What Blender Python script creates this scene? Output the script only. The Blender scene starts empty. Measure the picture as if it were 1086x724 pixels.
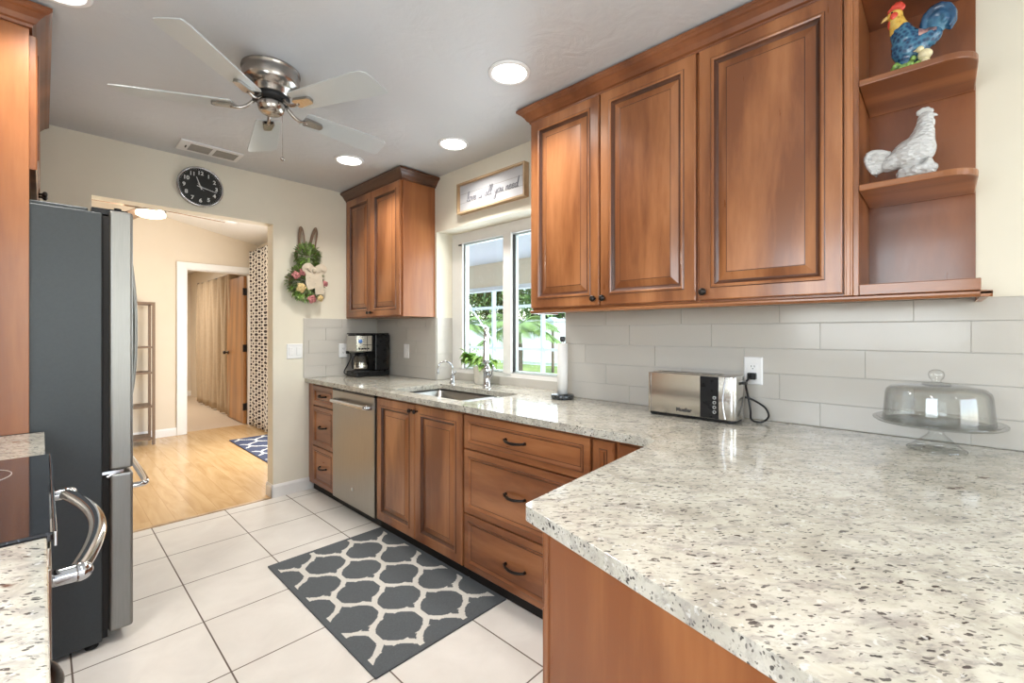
import bpy, bmesh, math, random
from mathutils import Vector, Matrix, noise as mnoise

random.seed(7)
sc = bpy.context.scene
C = sc.collection
PI = math.pi

# ------------------------------------------------------------------ camera
cam_d = bpy.data.cameras.new('camera')
cam = bpy.data.objects.new('camera', cam_d)
C.objects.link(cam)
cam_d.sensor_fit = 'HORIZONTAL'
cam_d.sensor_width = 36.0
cam_d.lens = 36.0 * 476.8 / 1086.0
cam_d.shift_y = -(362.0 - 352.2) / 1086.0
cam_d.clip_start = 0.02
cam_d.clip_end = 300
CZ = 1.27
cam.location = (0, 0, CZ)
cam.rotation_euler = (PI / 2, 0, -0.8071)
sc.camera = cam

# ------------------------------------------------------------------ view + world + lights
sc.view_settings.view_transform = 'Standard'
sc.view_settings.look = 'None'
sc.view_settings.exposure = 0.12
sc.view_settings.gamma = 1.0
sc.view_settings.use_curve_mapping = False
sc.cycles.max_bounces = 9
sc.cycles.diffuse_bounces = 5
sc.cycles.glossy_bounces = 4
sc.cycles.transparent_max_bounces = 12
sc.cycles.sample_clamp_indirect = 6.0
sc.cycles.caustics_reflective = False
sc.cycles.caustics_refractive = False

W = bpy.data.worlds.new('world')
sc.world = W
W.use_nodes = True
wn = W.node_tree
wn.nodes.clear()
sky = wn.nodes.new('ShaderNodeTexSky')
sky.sky_type = 'NISHITA'
sky.sun_disc = False
sky.sun_elevation = math.radians(52)
sky.sun_rotation = math.radians(150)
bgn = wn.nodes.new('ShaderNodeBackground')
bgn.inputs['Strength'].default_value = 0.7
wo = wn.nodes.new('ShaderNodeOutputWorld')
wn.links.new(sky.outputs[0], bgn.inputs[0])
wn.links.new(bgn.outputs[0], wo.inputs[0])

RECESSED_W = 7.3          # each ceiling can light
BACK_FILL_W = 46.0       # added fill light at the unseen window behind the camera
DINING_W = 58.0            # daylight through the next room's glass door


def light(name, kind, loc, power, color, rot=None, size=None, size_y=None, parent=None, shape=None):
    d = bpy.data.lights.new(name, kind)
    d.energy = power
    d.color = color
    if kind == 'AREA':
        d.shape = shape or ('RECTANGLE' if size_y else 'SQUARE')
        d.size = size
        if size_y:
            d.size_y = size_y
    o = bpy.data.objects.new(name, d)
    C.objects.link(o)
    o.location = loc
    if rot:
        o.rotation_euler = rot
    if parent:
        o.parent = parent
    return o


sun = light('sun', 'SUN', (6, 6, 12), 4.4, (1.0, 0.95, 0.86), rot=(math.radians(38), 0, math.radians(-40)))
sun.data.angle = 0.01
# daylight at sink window and dining door; the other lamps are added fill
light('daylight_sink_window', 'AREA', (2.46, 2.2, 1.5), 16, (0.82, 0.92, 1.0), rot=(0, math.radians(90), 0), size=0.9, size_y=1.1)
light('back_fill', 'AREA', (0.75, -2.52, 1.35), BACK_FILL_W, (0.90, 0.95, 1.0), rot=(math.radians(90), 0, 0), size=2.2, size_y=1.9)  # fill light added behind the camera
light('daylight_dining_door', 'AREA', (1.96, 5.2, 1.1), DINING_W, (1.0, 0.95, 0.88), rot=(0, math.radians(90), 0), size=1.9, size_y=1.5)
light('left_fill', 'AREA', (-.61, .45, 1.55), 25, (0.90, 0.95, 1.0), rot=(0, math.radians(-90), 0), size=.85, size_y=1.1)  # fill light added to brighten the cabinet fronts opposite
light('bedroom_fill', 'AREA', (.7, 8.8, 2.40), 60, (1.0, 0.93, 0.82), size=.4, shape='DISK')  # unseen lamp added to brighten the bedroom


# ------------------------------------------------------------------ node helpers
class NT:
    def __init__(self, name):
        self.m = bpy.data.materials.new(name)
        self.m.use_nodes = True
        self.t = self.m.node_tree
        self.t.nodes.clear()
        self.out = self.t.nodes.new('ShaderNodeOutputMaterial')

    def n(self, typ, **kw):
        nd = self.t.nodes.new(typ)
        for k, v in kw.items():
            if k.startswith('i_'):
                key = k[2:]
                key = int(key) if key.isdigit() else key.replace('_', ' ')
                self.set(nd, key, v)
            else:
                setattr(nd, k, v)
        return nd

    def set(self, nd, key, v):
        s = nd.inputs[key]
        if hasattr(v, 'is_output'):
            self.t.links.new(v, s)
        else:
            if isinstance(v, (tuple, list)) and len(v) == 3 and s.type == 'RGBA':
                v = (*v, 1.0)
            s.default_value = v

    def link(self, a, b):
        self.t.links.new(a, b)

    def math(self, op, a, b=None, c=None, clamp=False):
        nd = self.t.nodes.new('ShaderNodeMath')
        nd.operation = op
        nd.use_clamp = clamp
        for i, v in enumerate((a, b, c)):
            if v is not None:
                self.set(nd, i, v)
        return nd.outputs[0]

    def mix(self, f, a, b, mode='MIX'):
        nd = self.t.nodes.new('ShaderNodeMix')
        nd.data_type = 'RGBA'
        nd.blend_type = mode
        for k, v in (('Factor', f),):
            self.set(nd, 0, v)
        for idx, v in ((6, a), (7, b)):
            self.set(nd, idx, v)
        return nd.outputs[2]

    def ramp(self, f, stops, interp='LINEAR'):
        nd = self.t.nodes.new('ShaderNodeValToRGB')
        r = nd.color_ramp
        r.interpolation = interp
        while len(r.elements) < len(stops):
            r.elements.new(0.5)
        for e, (p, c) in zip(r.elements, stops):
            e.position = p
            e.color = (*c, 1.0) if len(c) == 3 else c
        self.set(nd, 0, f)
        return nd.outputs[0]

    def obj(self, scale=(1, 1, 1), rot=(0, 0, 0), rnd=0.0):
        tc = self.t.nodes.new('ShaderNodeTexCoord')
        v = tc.outputs['Object']
        if rnd:
            oi = self.t.nodes.new('ShaderNodeObjectInfo')
            k = self.math('MULTIPLY', oi.outputs['Random'], rnd)
            add = self.t.nodes.new('ShaderNodeVectorMath')
            add.operation = 'ADD'
            self.link(v, add.inputs[0])
            self.link(k, add.inputs[1])
            v = add.outputs[0]
        mp = self.t.nodes.new('ShaderNodeMapping')
        mp.inputs['Scale'].default_value = scale
        mp.inputs['Rotation'].default_value = rot
        self.link(v, mp.inputs[0])
        return mp.outputs[0]

    def noise(self, vec, scale, detail=4, rough=0.5, dist=0.0):
        nd = self.t.nodes.new('ShaderNodeTexNoise')
        self.link(vec, nd.inputs['Vector'])
        nd.inputs['Scale'].default_value = scale
        nd.inputs['Detail'].default_value = detail
        nd.inputs['Roughness'].default_value = rough
        nd.inputs['Distortion'].default_value = dist
        return nd.outputs[0]

    def bsdf(self, color=(.8, .8, .8), rough=.5, metal=0.0, coat=0.0, coat_rough=.1, spec=.5, bump=None, bump_s=.1, bump_d=.002, **kw):
        b = self.t.nodes.new('ShaderNodeBsdfPrincipled')
        self.set(b, 'Base Color', color)
        self.set(b, 'Roughness', rough)
        self.set(b, 'Metallic', metal)
        self.set(b, 'Coat Weight', coat)
        self.set(b, 'Coat Roughness', coat_rough)
        self.set(b, 'Specular IOR Level', spec)
        for k, v in kw.items():
            self.set(b, k.replace('_', ' '), v)
        if bump is not None:
            bn = self.t.nodes.new('ShaderNodeBump')
            bn.inputs['Strength'].default_value = bump_s
            bn.inputs['Distance'].default_value = bump_d
            self.link(bump, bn.inputs['Height'])
            self.link(bn.outputs[0], b.inputs['Normal'])
        self.link(b.outputs[0], self.out.inputs[0])
        return self.m


M = {}


def plain(name, color, rough=.5, metal=0., coat=0., var=0.06, vscale=30, **kw):
    """a surface with a little natural variation in tone and gloss"""
    t = NT(name)
    v = t.obj()
    nz = t.noise(v, vscale, 3)
    lo = tuple(c * (1 - var) for c in color)
    hi = tuple(min(1, c * (1 + var)) for c in color)
    col = t.ramp(nz, [(.3, lo), (.7, hi)])
    r = t.math('ADD', t.math('MULTIPLY', nz, .06), rough - .03)
    M[name] = t.bsdf(col, r, metal, coat, **kw)
    return M[name]


def wood(name, sx, c_dark, c_mid, c_light, rough=.3, coat=.25, rnd=7.0, wave=.20):
    """stained cherry: fine pores and wide cathedral bands stretched along the grain"""
    t = NT(name)
    v = t.obj(scale=sx, rnd=rnd)
    fine = t.noise(v, 42, 5, .6)
    band = t.noise(v, 5.5, 4, .55, .7)
    wav = t.n('ShaderNodeTexWave', wave_type='BANDS', bands_direction='DIAGONAL', i_Scale=2.2, i_Distortion=7.0, i_Detail=3.0, i_Detail_Scale=1.2)
    t.link(v, wav.inputs['Vector'])
    f = t.math('ADD', t.math('MULTIPLY', band, .62), t.math('MULTIPLY', fine, .24))
    f = t.math('ADD', f, t.math('MULTIPLY', wav.outputs['Fac'], wave))
    col = t.ramp(f, [(.40, c_dark), (.55, c_mid), (.70, c_light)])
    r = t.math('ADD', t.math('MULTIPLY', fine, .12), rough - .06)
    M[name] = t.bsdf(col, r, 0, coat, .12, .45, bump=fine, bump_s=.05, bump_d=.001)
    return M[name]


CH = ((.190, .064, .022), (.305, .116, .042), (.41, .170, .068))
wood('cherry_v', (1, 1, .16), *CH)
wood('cherry_h', (1, .16, 1), *CH)
wood('cherry_panel', (1, 1, .10), (.240, .080, .027), (.33, .124, .043), (.41, .168, .062), rough=.34, coat=.12, wave=.07)
wood('cherry_dark', (.6, .6, .16), (.13, .040, .014), (.19, .062, .022), (.26, .092, .034))
wood('glaze', (1, 1, .2), (.055, .018, .008), (.085, .028, .012), (.12, .042, .018), rough=.4)
wood('crown_wood', (1, .12, 1), (.050, .020, .010), (.082, .031, .014), (.12, .046, .020), rough=.3)
wood('door_oak', (1, 1, .12), (.26, .105, .026), (.36, .155, .040), (.45, .21, .06), rough=.35)
wood('pale_frame', (1, .2, 1), (.36, .24, .13), (.48, .33, .19), (.56, .41, .25), rough=.5, coat=0)

plain('wall_cream', (.735, .69, .575), .75, var=.015, vscale=6)
plain('wall_beige', (.66, .575, .465), .8, var=.015, vscale=6)
plain('trim_white', (.78, .77, .75), .45, var=.01)
plain('sign_board', (.50, .505, .53), .6, var=.01)
plain('white_plastic', (.76, .76, .76), .35, var=.01)
plain('black_plastic', (.010, .010, .011), .28, spec=.28)
plain('black_matte', (.010, .010, .011), .6)
plain('dark_gap', (.010, .008, .007), .8)
plain('bronze', (.025, .020, .018), .32, metal=.7)
plain('chrome', (.52, .53, .55), .08, metal=1., var=.01)
plain('nickel', (.42, .39, .36), .22, metal=1., var=.02)
plain('blade_silver', (.52, .55, .56), .34, metal=.25, var=.01)
plain('steel_bowl', (.33, .32, .30), .30, metal=1., var=.03)
plain('fridge_side', (.042, .047, .050), .42, metal=.55, var=.05, vscale=120)
plain('rubber', (.02, .02, .02), .7)
plain('paper', (.86, .85, .83), .85, var=.01)
plain('pot_ceramic', (.74, .70, .62), .4)
plain('ribbon', (.60, .53, .42), .8)
plain('twig', (.27, .18, .12), .8)
plain('shelf_bronze', (.17, .115, .08), .45, metal=.3)
plain('flower_pink', (.45, .17, .17), .6, var=.2)
plain('flower_yellow', (.62, .47, .22), .6, var=.2)
plain('leaf_green', (.20, .36, .06), .45, var=.35, vscale=25)
plain('wreath_green', (.24, .31, .13), .6, var=.5, vscale=60)
plain('palm_green', (.20, .32, .08), .5, var=.35, vscale=3)
plain('tree_green', (.15, .25, .075), .6, var=.4, vscale=2)
plain('trunk', (.16, .12, .08), .8, var=.3)
plain('curtain_tan', (.43, .33, .225), .9, var=.05)
plain('lanai_white', (.84, .88, .92), .6, var=.01)
plain('lanai_beige', (.88, .77, .60), .6, var=.02)
plain('cage_white', (.50, .57, .57), .5)
plain('fence_white', (.88, .88, .86), .5, var=.01)
plain('granite_black', (.022, .026, .030), .2, coat=.4, var=.6, vscale=60)
plain('logo_dark', (.03, .03, .03), .5)
plain('sign_ink', (.20, .20, .23), .7)
plain('clock_face', (.012, .013, .012), .3)
plain('silver_ink', (.68, .69, .68), .35, metal=.2)
plain('carpet_tan', (.52, .42, .32), .95, var=.12, vscale=90)
plain('grey_cloth', (.22, .20, .19), .9)
plain('vent_slat', (.27, .25, .22), .6)
plain('porcelain', (.54, .54, .53), .16, coat=.5, var=.02)
plain('comb_red', (.62, .06, .035), .35, coat=.3, var=.2)
plain('beak_yellow', (.70, .50, .18), .4)
plain('chick_cream', (.74, .66, .42), .4, var=.2)
plain('base_green', (.24, .42, .10), .4, coat=.3, var=.6, vscale=70)
plain('blue_dial', (.10, .22, .55), .3)
plain('rug_grey', (.088, .100, .110), .95, var=.12, vscale=180)
plain('rug_cream', (.60, .59, .55), .95, var=.06, vscale=180)
plain('rug_navy', (.030, .040, .085), .95, var=.12, vscale=180)
plain('patio_grey', (.72, .70, .65), .8)
plain('soil', (.05, .035, .02), .9)
plain('burner_ring', (.50, .40, .34), .3)


def make_ceiling():
    t = NT('ceiling_paint')
    v = t.obj()
    n1 = t.noise(v, 7, 5, .55, 1.2)
    n2 = t.noise(v, 26, 3)
    h = t.math('ADD', n1, t.math('MULTIPLY', n2, .25))
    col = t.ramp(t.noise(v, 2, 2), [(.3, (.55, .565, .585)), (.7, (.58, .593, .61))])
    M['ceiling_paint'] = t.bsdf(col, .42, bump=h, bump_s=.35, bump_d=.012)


def make_tile_floor():
    t = NT('floor_tile')
    tc = t.n('ShaderNodeTexCoord')
    sp = t.n('ShaderNodeSeparateXYZ')
    t.link(tc.outputs['Object'], sp.inputs[0])

    def grid(s, off, per):
        f = t.math('DIVIDE', t.math('SUBTRACT', s, off), per)
        return t.math('FRACT', f), t.math('FLOOR', f)
    fx, ix = grid(sp.outputs[0], .489 - 4 * .4125, .4125)
    fy, iy = grid(sp.outputs[1], 1.087 - 20 * .4175, .4175)
    dx = t.math('MINIMUM', fx, t.math('SUBTRACT', 1.0, fx))
    dy = t.math('MINIMUM', fy, t.math('SUBTRACT', 1.0, fy))
    d = t.math('MINIMUM', dx, dy)
    g = t.math('SUBTRACT', 1.0, t.math('SMOOTHSTEP', d, .0055, .0095) if False else t.math('MULTIPLY', t.math('SUBTRACT', d, .005), 260, clamp=True))
    cell = t.n('ShaderNodeCombineXYZ')
    t.link(ix, cell.inputs[0])
    t.link(iy, cell.inputs[1])
    wn_ = t.n('ShaderNodeTexWhiteNoise')
    t.link(cell.outputs[0], wn_.inputs[0])
    mv = t.obj()
    cl = t.noise(mv, 5, 5, .6, .5)
    base = t.ramp(cl, [(.25, (.67, .645, .605)), (.75, (.78, .76, .72))])
    base = t.mix(t.math('MULTIPLY', wn_.outputs[0], .10), base, (.62, .58, .54))
    col = t.mix(g, base, (.13, .10, .08))
    inv = t.math('SUBTRACT', 1.0, g)
    r = t.math('ADD', t.math('MULTIPLY', g, .5), .30)
    M['floor_tile'] = t.bsdf(col, r, spec=.4, bump=inv, bump_s=.35, bump_d=.002)


def make_planks():
    t = NT('floor_planks')
    tc = t.n('ShaderNodeTexCoord')
    sp = t.n('ShaderNodeSeparateXYZ')
    t.link(tc.outputs['Object'], sp.inputs[0])
    f = t.math('DIVIDE', sp.outputs[0], .125)
    ix = t.math('FLOOR', f)
    fx = t.math('FRACT', f)
    wn_ = t.n('ShaderNodeTexWhiteNoise', noise_dimensions='1D')
    t.link(ix, wn_.inputs['W'])
    y2 = t.math('ADD', t.math('DIVIDE', sp.outputs[1], 1.2), wn_.outputs[0])
    iy = t.math('FLOOR', y2)
    cell = t.n('ShaderNodeCombineXYZ')
    t.link(ix, cell.inputs[0])
    t.link(iy, cell.inputs[1])
    w2 = t.n('ShaderNodeTexWhiteNoise')
    t.link(cell.outputs[0], w2.inputs[0])
    v = t.obj(scale=(1, .14, 1))
    add = t.n('ShaderNodeVectorMath', operation='ADD')
    t.link(v, add.inputs[0])
    t.link(w2.outputs['Color'], add.inputs[1])
    n1 = t.noise(add.outputs[0], 9, 5, .6, 1.5)
    col = t.ramp(n1, [(.3, (.50, .31, .14)), (.5, (.60, .405, .205)), (.7, (.67, .475, .26))])
    col = t.mix(t.math('MULTIPLY', w2.outputs[0], .22), col, (.48, .30, .135))
    edge = t.math('MULTIPLY', t.math('SUBTRACT', t.math('MINIMUM', fx, t.math('SUBTRACT', 1., fx)), .004), 120, clamp=True)
    col = t.mix(edge, (.40, .22, .09), col)
    M['floor_planks'] = t.bsdf(col, .26, spec=.5, coat=.15)


def make_granite():
    t = NT('granite')
    v = t.obj()

    def rotated(scale):
        r1 = t.obj(rot=(0, 0, math.radians(44)))
        mp = t.n('ShaderNodeMapping')
        mp.inputs['Scale'].default_value = scale
        wob = t.n('ShaderNodeTexNoise', i_Scale=38.0, i_Detail=3.0)
        t.link(v, wob.inputs['Vector'])
        ad = t.n('ShaderNodeVectorMath', operation='MULTIPLY_ADD')
        t.link(wob.outputs['Color'], ad.inputs[0])
        ad.inputs[1].default_value = (.026, .022, .022)
        t.link(r1, ad.inputs[2])
        t.link(ad.outputs[0], mp.inputs[0])
        return mp.outputs[0]
    vd = rotated((.42, 1.3, 1.0))
    cl = t.noise(v, 8, 6, .65, .6)
    base = t.ramp(cl, [(.28, (.34, .315, .26)), (.45, (.475, .45, .375)), (.60, (.565, .54, .46)), (.8, (.42, .41, .38))])
    mid = t.noise(vd, 30, 5, .62, .3)
    col = t.mix(t.ramp(mid, [(.50, (0, 0, 0)), (.68, (.8, .8, .8))]), base, (.30, .28, .25))
    fine = t.noise(vd, 110, 3, .6)
    col = t.mix(t.ramp(fine, [(.55, (0, 0, 0)), (.68, (.65, .65, .65))]), col, (.22, .205, .19))

    def spots(scale, lo, hi, colour, strength, vec):
        nonlocal col
        vo = t.n('ShaderNodeTexVoronoi', i_Scale=scale)
        t.link(vec, vo.inputs['Vector'])
        sp = t.n('ShaderNodeSeparateXYZ')
        t.link(vo.outputs['Color'], sp.inputs[0])
        r = t.math('MULTIPLY', t.math('SUBTRACT', sp.outputs[0], lo), hi)
        d = t.math('SUBTRACT', r, vo.outputs['Distance'])
        f = t.math('MULTIPLY', t.math('MULTIPLY', d, 16.0, clamp=True), strength)
        c2 = t.mix(sp.outputs[1], colour, tuple(c * 1.7 for c in colour))
        col = t.mix(f, col, c2)
    spots(150.0, .30, .62, (.070, .064, .060), .8, vd)
    spots(104.0, .45, .72, (.040, .036, .034), .9, vd)
    spots(58.0, .62, .80, (.034, .030, .029), .95, vd)
    spots(15.0, .80, .95, (.070, .030, .018), .9, vd)
    wsp = t.noise(v, 75, 3)
    col = t.mix(t.ramp(wsp, [(.63, (0, 0, 0)), (.70, (.7, .7, .7))]), col, (.62, .61, .57))
    M['granite'] = t.bsdf(col, .10, spec=.5, coat=.25, coat_rough=.03)


def make_steel(name, scale, base, rough):
    t = NT(name)
    v = t.obj(scale=scale)
    n1 = t.noise(v, 220, 2, .6)
    col = t.ramp(n1, [(.3, tuple(c * .9 for c in base)), (.7, base)])
    r = t.math('ADD', t.math('MULTIPLY', n1, .12), rough - .06)
    M[name] = t.bsdf(col, r, 1.0, bump=n1, bump_s=.04, bump_d=.0005)


def make_glass(name, tint, refl=.9, base=.04, edge=1.0):
    t = NT(name)
    tr = t.n('ShaderNodeBsdfTransparent')
    gl = t.n('ShaderNodeBsdfGlossy', i_Roughness=.02)
    fr = t.n('ShaderNodeLayerWeight', i_Blend=.5)
    f = t.math('ADD', t.math('MULTIPLY', t.math('POWER', fr.outputs[1], 4.0), refl), base, clamp=True)
    mx = t.n('ShaderNodeMixShader')
    t.link(t.mix(t.math('POWER', fr.outputs[1], 3.0), tint, tuple(c * edge for c in tint)), tr.inputs[0])
    t.link(f, mx.inputs[0])
    t.link(tr.outputs[0], mx.inputs[1])
    t.link(gl.outputs[0], mx.inputs[2])
    t.link(mx.outputs[0], t.out.inputs[0])
    M[name] = t.m


def make_emit(name, color, s):
    t = NT(name)
    e = t.n('ShaderNodeEmission', i_Color=(*color, 1.0), i_Strength=s)
    t.link(e.outputs[0], t.out.inputs[0])
    M[name] = t.m


def make_tile(name, base):
    t = NT(name)
    v = t.obj()
    n1 = t.noise(v, 3, 3)
    n2 = t.noise(v, 9, 2)
    col = t.ramp(n1, [(.3, tuple(c * .96 for c in base)), (.7, base)])
    M[name] = t.bsdf(col, .16, spec=.32, bump=n2, bump_s=.25, bump_d=.004)


def make_hex():
    """curtain print: white lattice of rings on black"""
    t = NT('curtain_hex')
    tc = t.n('ShaderNodeTexCoord')
    sp = t.n('ShaderNodeSeparateXYZ')
    t.link(tc.outputs['UV'], sp.inputs[0])
    cb = t.n('ShaderNodeCombineXYZ')
    t.link(t.math('MULTIPLY', sp.outputs[0], 1.0), cb.inputs[0])
    t.link(sp.outputs[1], cb.inputs[1])

    def rings(ox, oy):
        fx = t.math('SUBTRACT', t.math('FRACT', t.math('ADD', sp.outputs[0], ox)), .5)
        fy = t.math('SUBTRACT', t.math('FRACT', t.math('ADD', sp.outputs[1], oy)), .5)
        d = t.math('SQRT', t.math('ADD', t.math('MULTIPLY', fx, fx), t.math('MULTIPLY', fy, fy)))
        ring = t.math('LESS_THAN', t.math('ABSOLUTE', t.math('SUBTRACT', d, .31)), .092)
        return ring
    r = t.math('MAXIMUM', rings(0, 0), rings(.5, .5))
    col = t.mix(r, (.045, .030, .030), (.78, .74, .68))
    M['curtain_hex'] = t.bsdf(col, .9)


def make_rooster():
    t = NT('rooster_glaze')
    tc = t.n('ShaderNodeTexCoord')
    sp = t.n('ShaderNodeSeparateXYZ')
    t.link(tc.outputs['Object'], sp.inputs[0])
    y, z = sp.outputs[1], sp.outputs[2]
    v = t.obj()
    vor = t.n('ShaderNodeTexVoronoi', i_Scale=75.0)
    t.link(v, vor.inputs['Vector'])
    nz = t.noise(v, 34, 3)
    blue = t.ramp(vor.outputs['Distance'], [(.10, (.008, .022, .06)), (.4, (.014, .075, .17)), (.75, (.05, .19, .30))])
    yel = t.ramp(nz, [(.30, (.38, .17, .03)), (.45, (.74, .46, .08)), (.7, (.82, .62, .18))])
    pink = t.ramp(nz, [(.35, (.10, .08, .10)), (.55, (.48, .26, .24)), (.7, (.60, .40, .34))])
    # neck: high and toward +y ; saddle: behind
    neck = t.math('ADD', t.math('MULTIPLY', z, 1.0), t.math('MULTIPLY', y, .55))
    neck = t.math('ADD', neck, t.math('MULTIPLY', t.math('SUBTRACT', nz, .5), .04))
    fn = t.math('GREATER_THAN', neck, .196)
    sad = t.math('ADD', z, t.math('MULTIPLY', t.math('SUBTRACT', nz, .5), .03))
    fs = t.math('MULTIPLY', t.math('GREATER_THAN', sad, .118), t.math('MULTIPLY', t.math('LESS_THAN', y, -.012), t.math('GREATER_THAN', y, -.062)))
    col = t.mix(fs, blue, pink)
    col = t.mix(fn, col, yel)
    M['rooster_glaze'] = t.bsdf(col, .25, coat=.4, bump=vor.outputs['Distance'], bump_s=.4, bump_d=.003)
    t = NT('white_rooster')
    v = t.obj(scale=(1, 1.0, 1.6))
    vor = t.n('ShaderNodeTexVoronoi', i_Scale=55.0)
    t.link(v, vor.inputs['Vector'])
    M['white_rooster'] = t.bsdf((.52, .52, .52), .25, coat=.4, bump=vor.outputs['Distance'], bump_s=.7, bump_d=.008)


def make_lawn():
    t = NT('lawn')
    v = t.obj()
    col = t.ramp(t.noise(v, 1.2, 6, .7), [(.3, (.13, .20, .045)), (.7, (.28, .36, .09))])
    M['lawn'] = t.bsdf(col, .9)


make_ceiling()
make_tile_floor()
make_planks()
make_granite()
make_steel('stainless', (1, .04, 1), (.56, .52, .46), .30)
make_steel('stainless_v', (1, 1, .04), (.37, .355, .325), .34)
make_steel('fridge_steel', (1, 1, .04), (.27, .265, .25), .42)
make_steel('toaster_steel', (1, .05, 1), (.62, .60, .56), .22)
make_glass('window_glass', (.98, .992, .99), .6, .03)
make_glass('clear_glass', (.975, .98, .975), .85, .05, .60)
make_glass('plate_glass', (.98, .985, .98), .7, .045, .7)
make_glass('carafe_glass', (.70, .66, .60), .5, .06)
make_emit('lamp_lens', (1.0, .97, .92), 7.0)
make_emit('warm_lens', (1.0, .86, .66), 3.2)
make_tile('tile_grey', (.50, .475, .435))
make_hex()
make_rooster()
make_lawn()
wood('tail_glaze', (.35, 1, 1), (.006, .016, .045), (.02, .09, .19), (.09, .26, .36), rough=.25)
t_ = NT('cooktop_glass')
M['cooktop_glass'] = t_.bsdf(t_.ramp(t_.noise(t_.obj(), 260, 2), [(.60, (.010, .011, .014)), (.72, (.10, .11, .13))]), .05, coat=.6, coat_rough=.02)
t_ = NT('grout')
M['grout'] = t_.bsdf(t_.ramp(t_.noise(t_.obj(), 60, 2), [(.3, (.45, .435, .41)), (.7, (.48, .465, .44))]), .8)


# ------------------------------------------------------------------ mesh builder
class MB:
    def __init__(self):
        self.v, self.f, self.m, self.s, self.uv = [], [], [], [], {}

    def add(self, vs, fs, mat=0, smooth=False):
        o = len(self.v)
        self.v += [tuple(p) for p in vs]
        for q in fs:
            self.f.append(tuple(i + o for i in q))
            self.m.append(mat)
            self.s.append(smooth)
        return self

    def box(self, a, b, mat=0):
        (x0, y0, z0), (x1, y1, z1) = a, b
        x0, x1 = min(x0, x1), max(x0, x1)
        y0, y1 = min(y0, y1), max(y0, y1)
        z0, z1 = min(z0, z1), max(z0, z1)
        vs = [(x0, y0, z0), (x1, y0, z0), (x1, y1, z0), (x0, y1, z0), (x0, y0, z1), (x1, y0, z1), (x1, y1, z1), (x0, y1, z1)]
        return self.add(vs, [(3, 2, 1, 0), (4, 5, 6, 7), (0, 1, 5, 4), (1, 2, 6, 5), (2, 3, 7, 6), (3, 0, 4, 7)], mat)

    def obox(self, o, u, v, n, a, b, mat=0):
        """box in an oriented frame"""
        o, u, v, n = (Vector(k) for k in (o, u, v, n))
        k = MB().box(a, b)
        flip = u.cross(v).dot(n) < 0
        return self.add([o + u * p[0] + v * p[1] + n * p[2] for p in k.v], [tuple(reversed(q)) if flip else q for q in k.f], mat)

    def cyl(self, p0, p1, r0, r1=None, seg=20, mat=0, smooth=True, caps=True):
        return self.tube([p0, p1], [r0, r0 if r1 is None else r1], seg, mat, smooth, caps)

    def tube(self, pts, r, seg=10, mat=0, smooth=True, caps=True, flat=1.0, closed=False):
        pts = [Vector(p) for p in pts]
        n = len(pts)
        rs = r if isinstance(r, (list, tuple)) else [r] * n
        t0 = (pts[1] - pts[0]).normalized()
        ref = Vector((0, 0, 1)) if abs(t0.z) < .9 else Vector((1, 0, 0))
        a = t0.cross(ref).normalized()
        vs = []
        for i, p in enumerate(pts):
            if closed:
                t = (pts[(i + 1) % n] - pts[i - 1]).normalized()
            elif i == 0:
                t = t0
            elif i == n - 1:
                t = (pts[i] - pts[i - 1]).normalized()
            else:
                t = ((pts[i + 1] - pts[i]).normalized() + (pts[i] - pts[i - 1]).normalized())
                t = t.normalized() if t.length > 1e-6 else (pts[i + 1] - pts[i]).normalized()
            a = (a - t * a.dot(t))
            a = a.normalized() if a.length > 1e-6 else t.orthogonal().normalized()
            b = t.cross(a)
            for k in range(seg):
                q = 2 * PI * k / seg
                vs.append(p + (a * math.cos(q) + b * math.sin(q) * flat) * rs[i])
        fs = []
        for i in range(n if closed else n - 1):
            j = (i + 1) % n
            for k in range(seg):
                k2 = (k + 1) % seg
                fs.append((i * seg + k, i * seg + k2, j * seg + k2, j * seg + k))
        self.add(vs, fs, mat, smooth)
        if caps and not closed:
            self.add(vs[:seg], [tuple(reversed(range(seg)))], mat)
            self.add(vs[-seg:], [tuple(range(seg))], mat)
        return self

    def lathe(self, prof, c=(0, 0, 0), seg=36, mat=0, smooth=True, axis='Z', closed=False):
        """profile of (r, h) turned about an axis through c"""
        vs = []
        c = Vector(c)
        for r, h in prof:
            for k in range(seg):
                q = 2 * PI * k / seg
                x, y = r * math.cos(q), r * math.sin(q)
                p = {'Z': (x, y, h), 'X': (h, x, y), 'Y': (y, h, x)}[axis]
                vs.append(c + Vector(p))
        n = len(prof)
        fs = []
        for i in range(n if closed else n - 1):
            j = (i + 1) % n
            for k in range(seg):
                k2 = (k + 1) % seg
                fs.append((i * seg + k, i * seg + k2, j * seg + k2, j * seg + k))
        self.add(vs, fs, mat, smooth)
        if not closed:
            if prof[0][0] > 1e-4:
                self.add(vs[:seg], [tuple(reversed(range(seg)))], mat)
            if prof[-1][0] > 1e-4:
                self.add(vs[-seg:], [tuple(range(seg))], mat)
        return self

    def ball(self, c, r, seg=16, rings=10, mat=0, rot=None):
        r = r if isinstance(r, (tuple, list)) else (r, r, r)
        vs, fs = [], []
        R = rot.to_matrix() if rot is not None else None
        for i in range(rings + 1):
            th = PI * i / rings
            for k in range(seg):
                q = 2 * PI * k / seg
                p = Vector((r[0] * math.sin(th) * math.cos(q), r[1] * math.sin(th) * math.sin(q), r[2] * math.cos(th)))
                if R is not None:
                    p = R @ p
                vs.append(Vector(c) + p)
        for i in range(rings):
            for k in range(seg):
                k2 = (k + 1) % seg
                fs.append((i * seg + k, (i + 1) * seg + k, (i + 1) * seg + k2, i * seg + k2))
        return self.add(vs, fs, mat, True)

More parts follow.
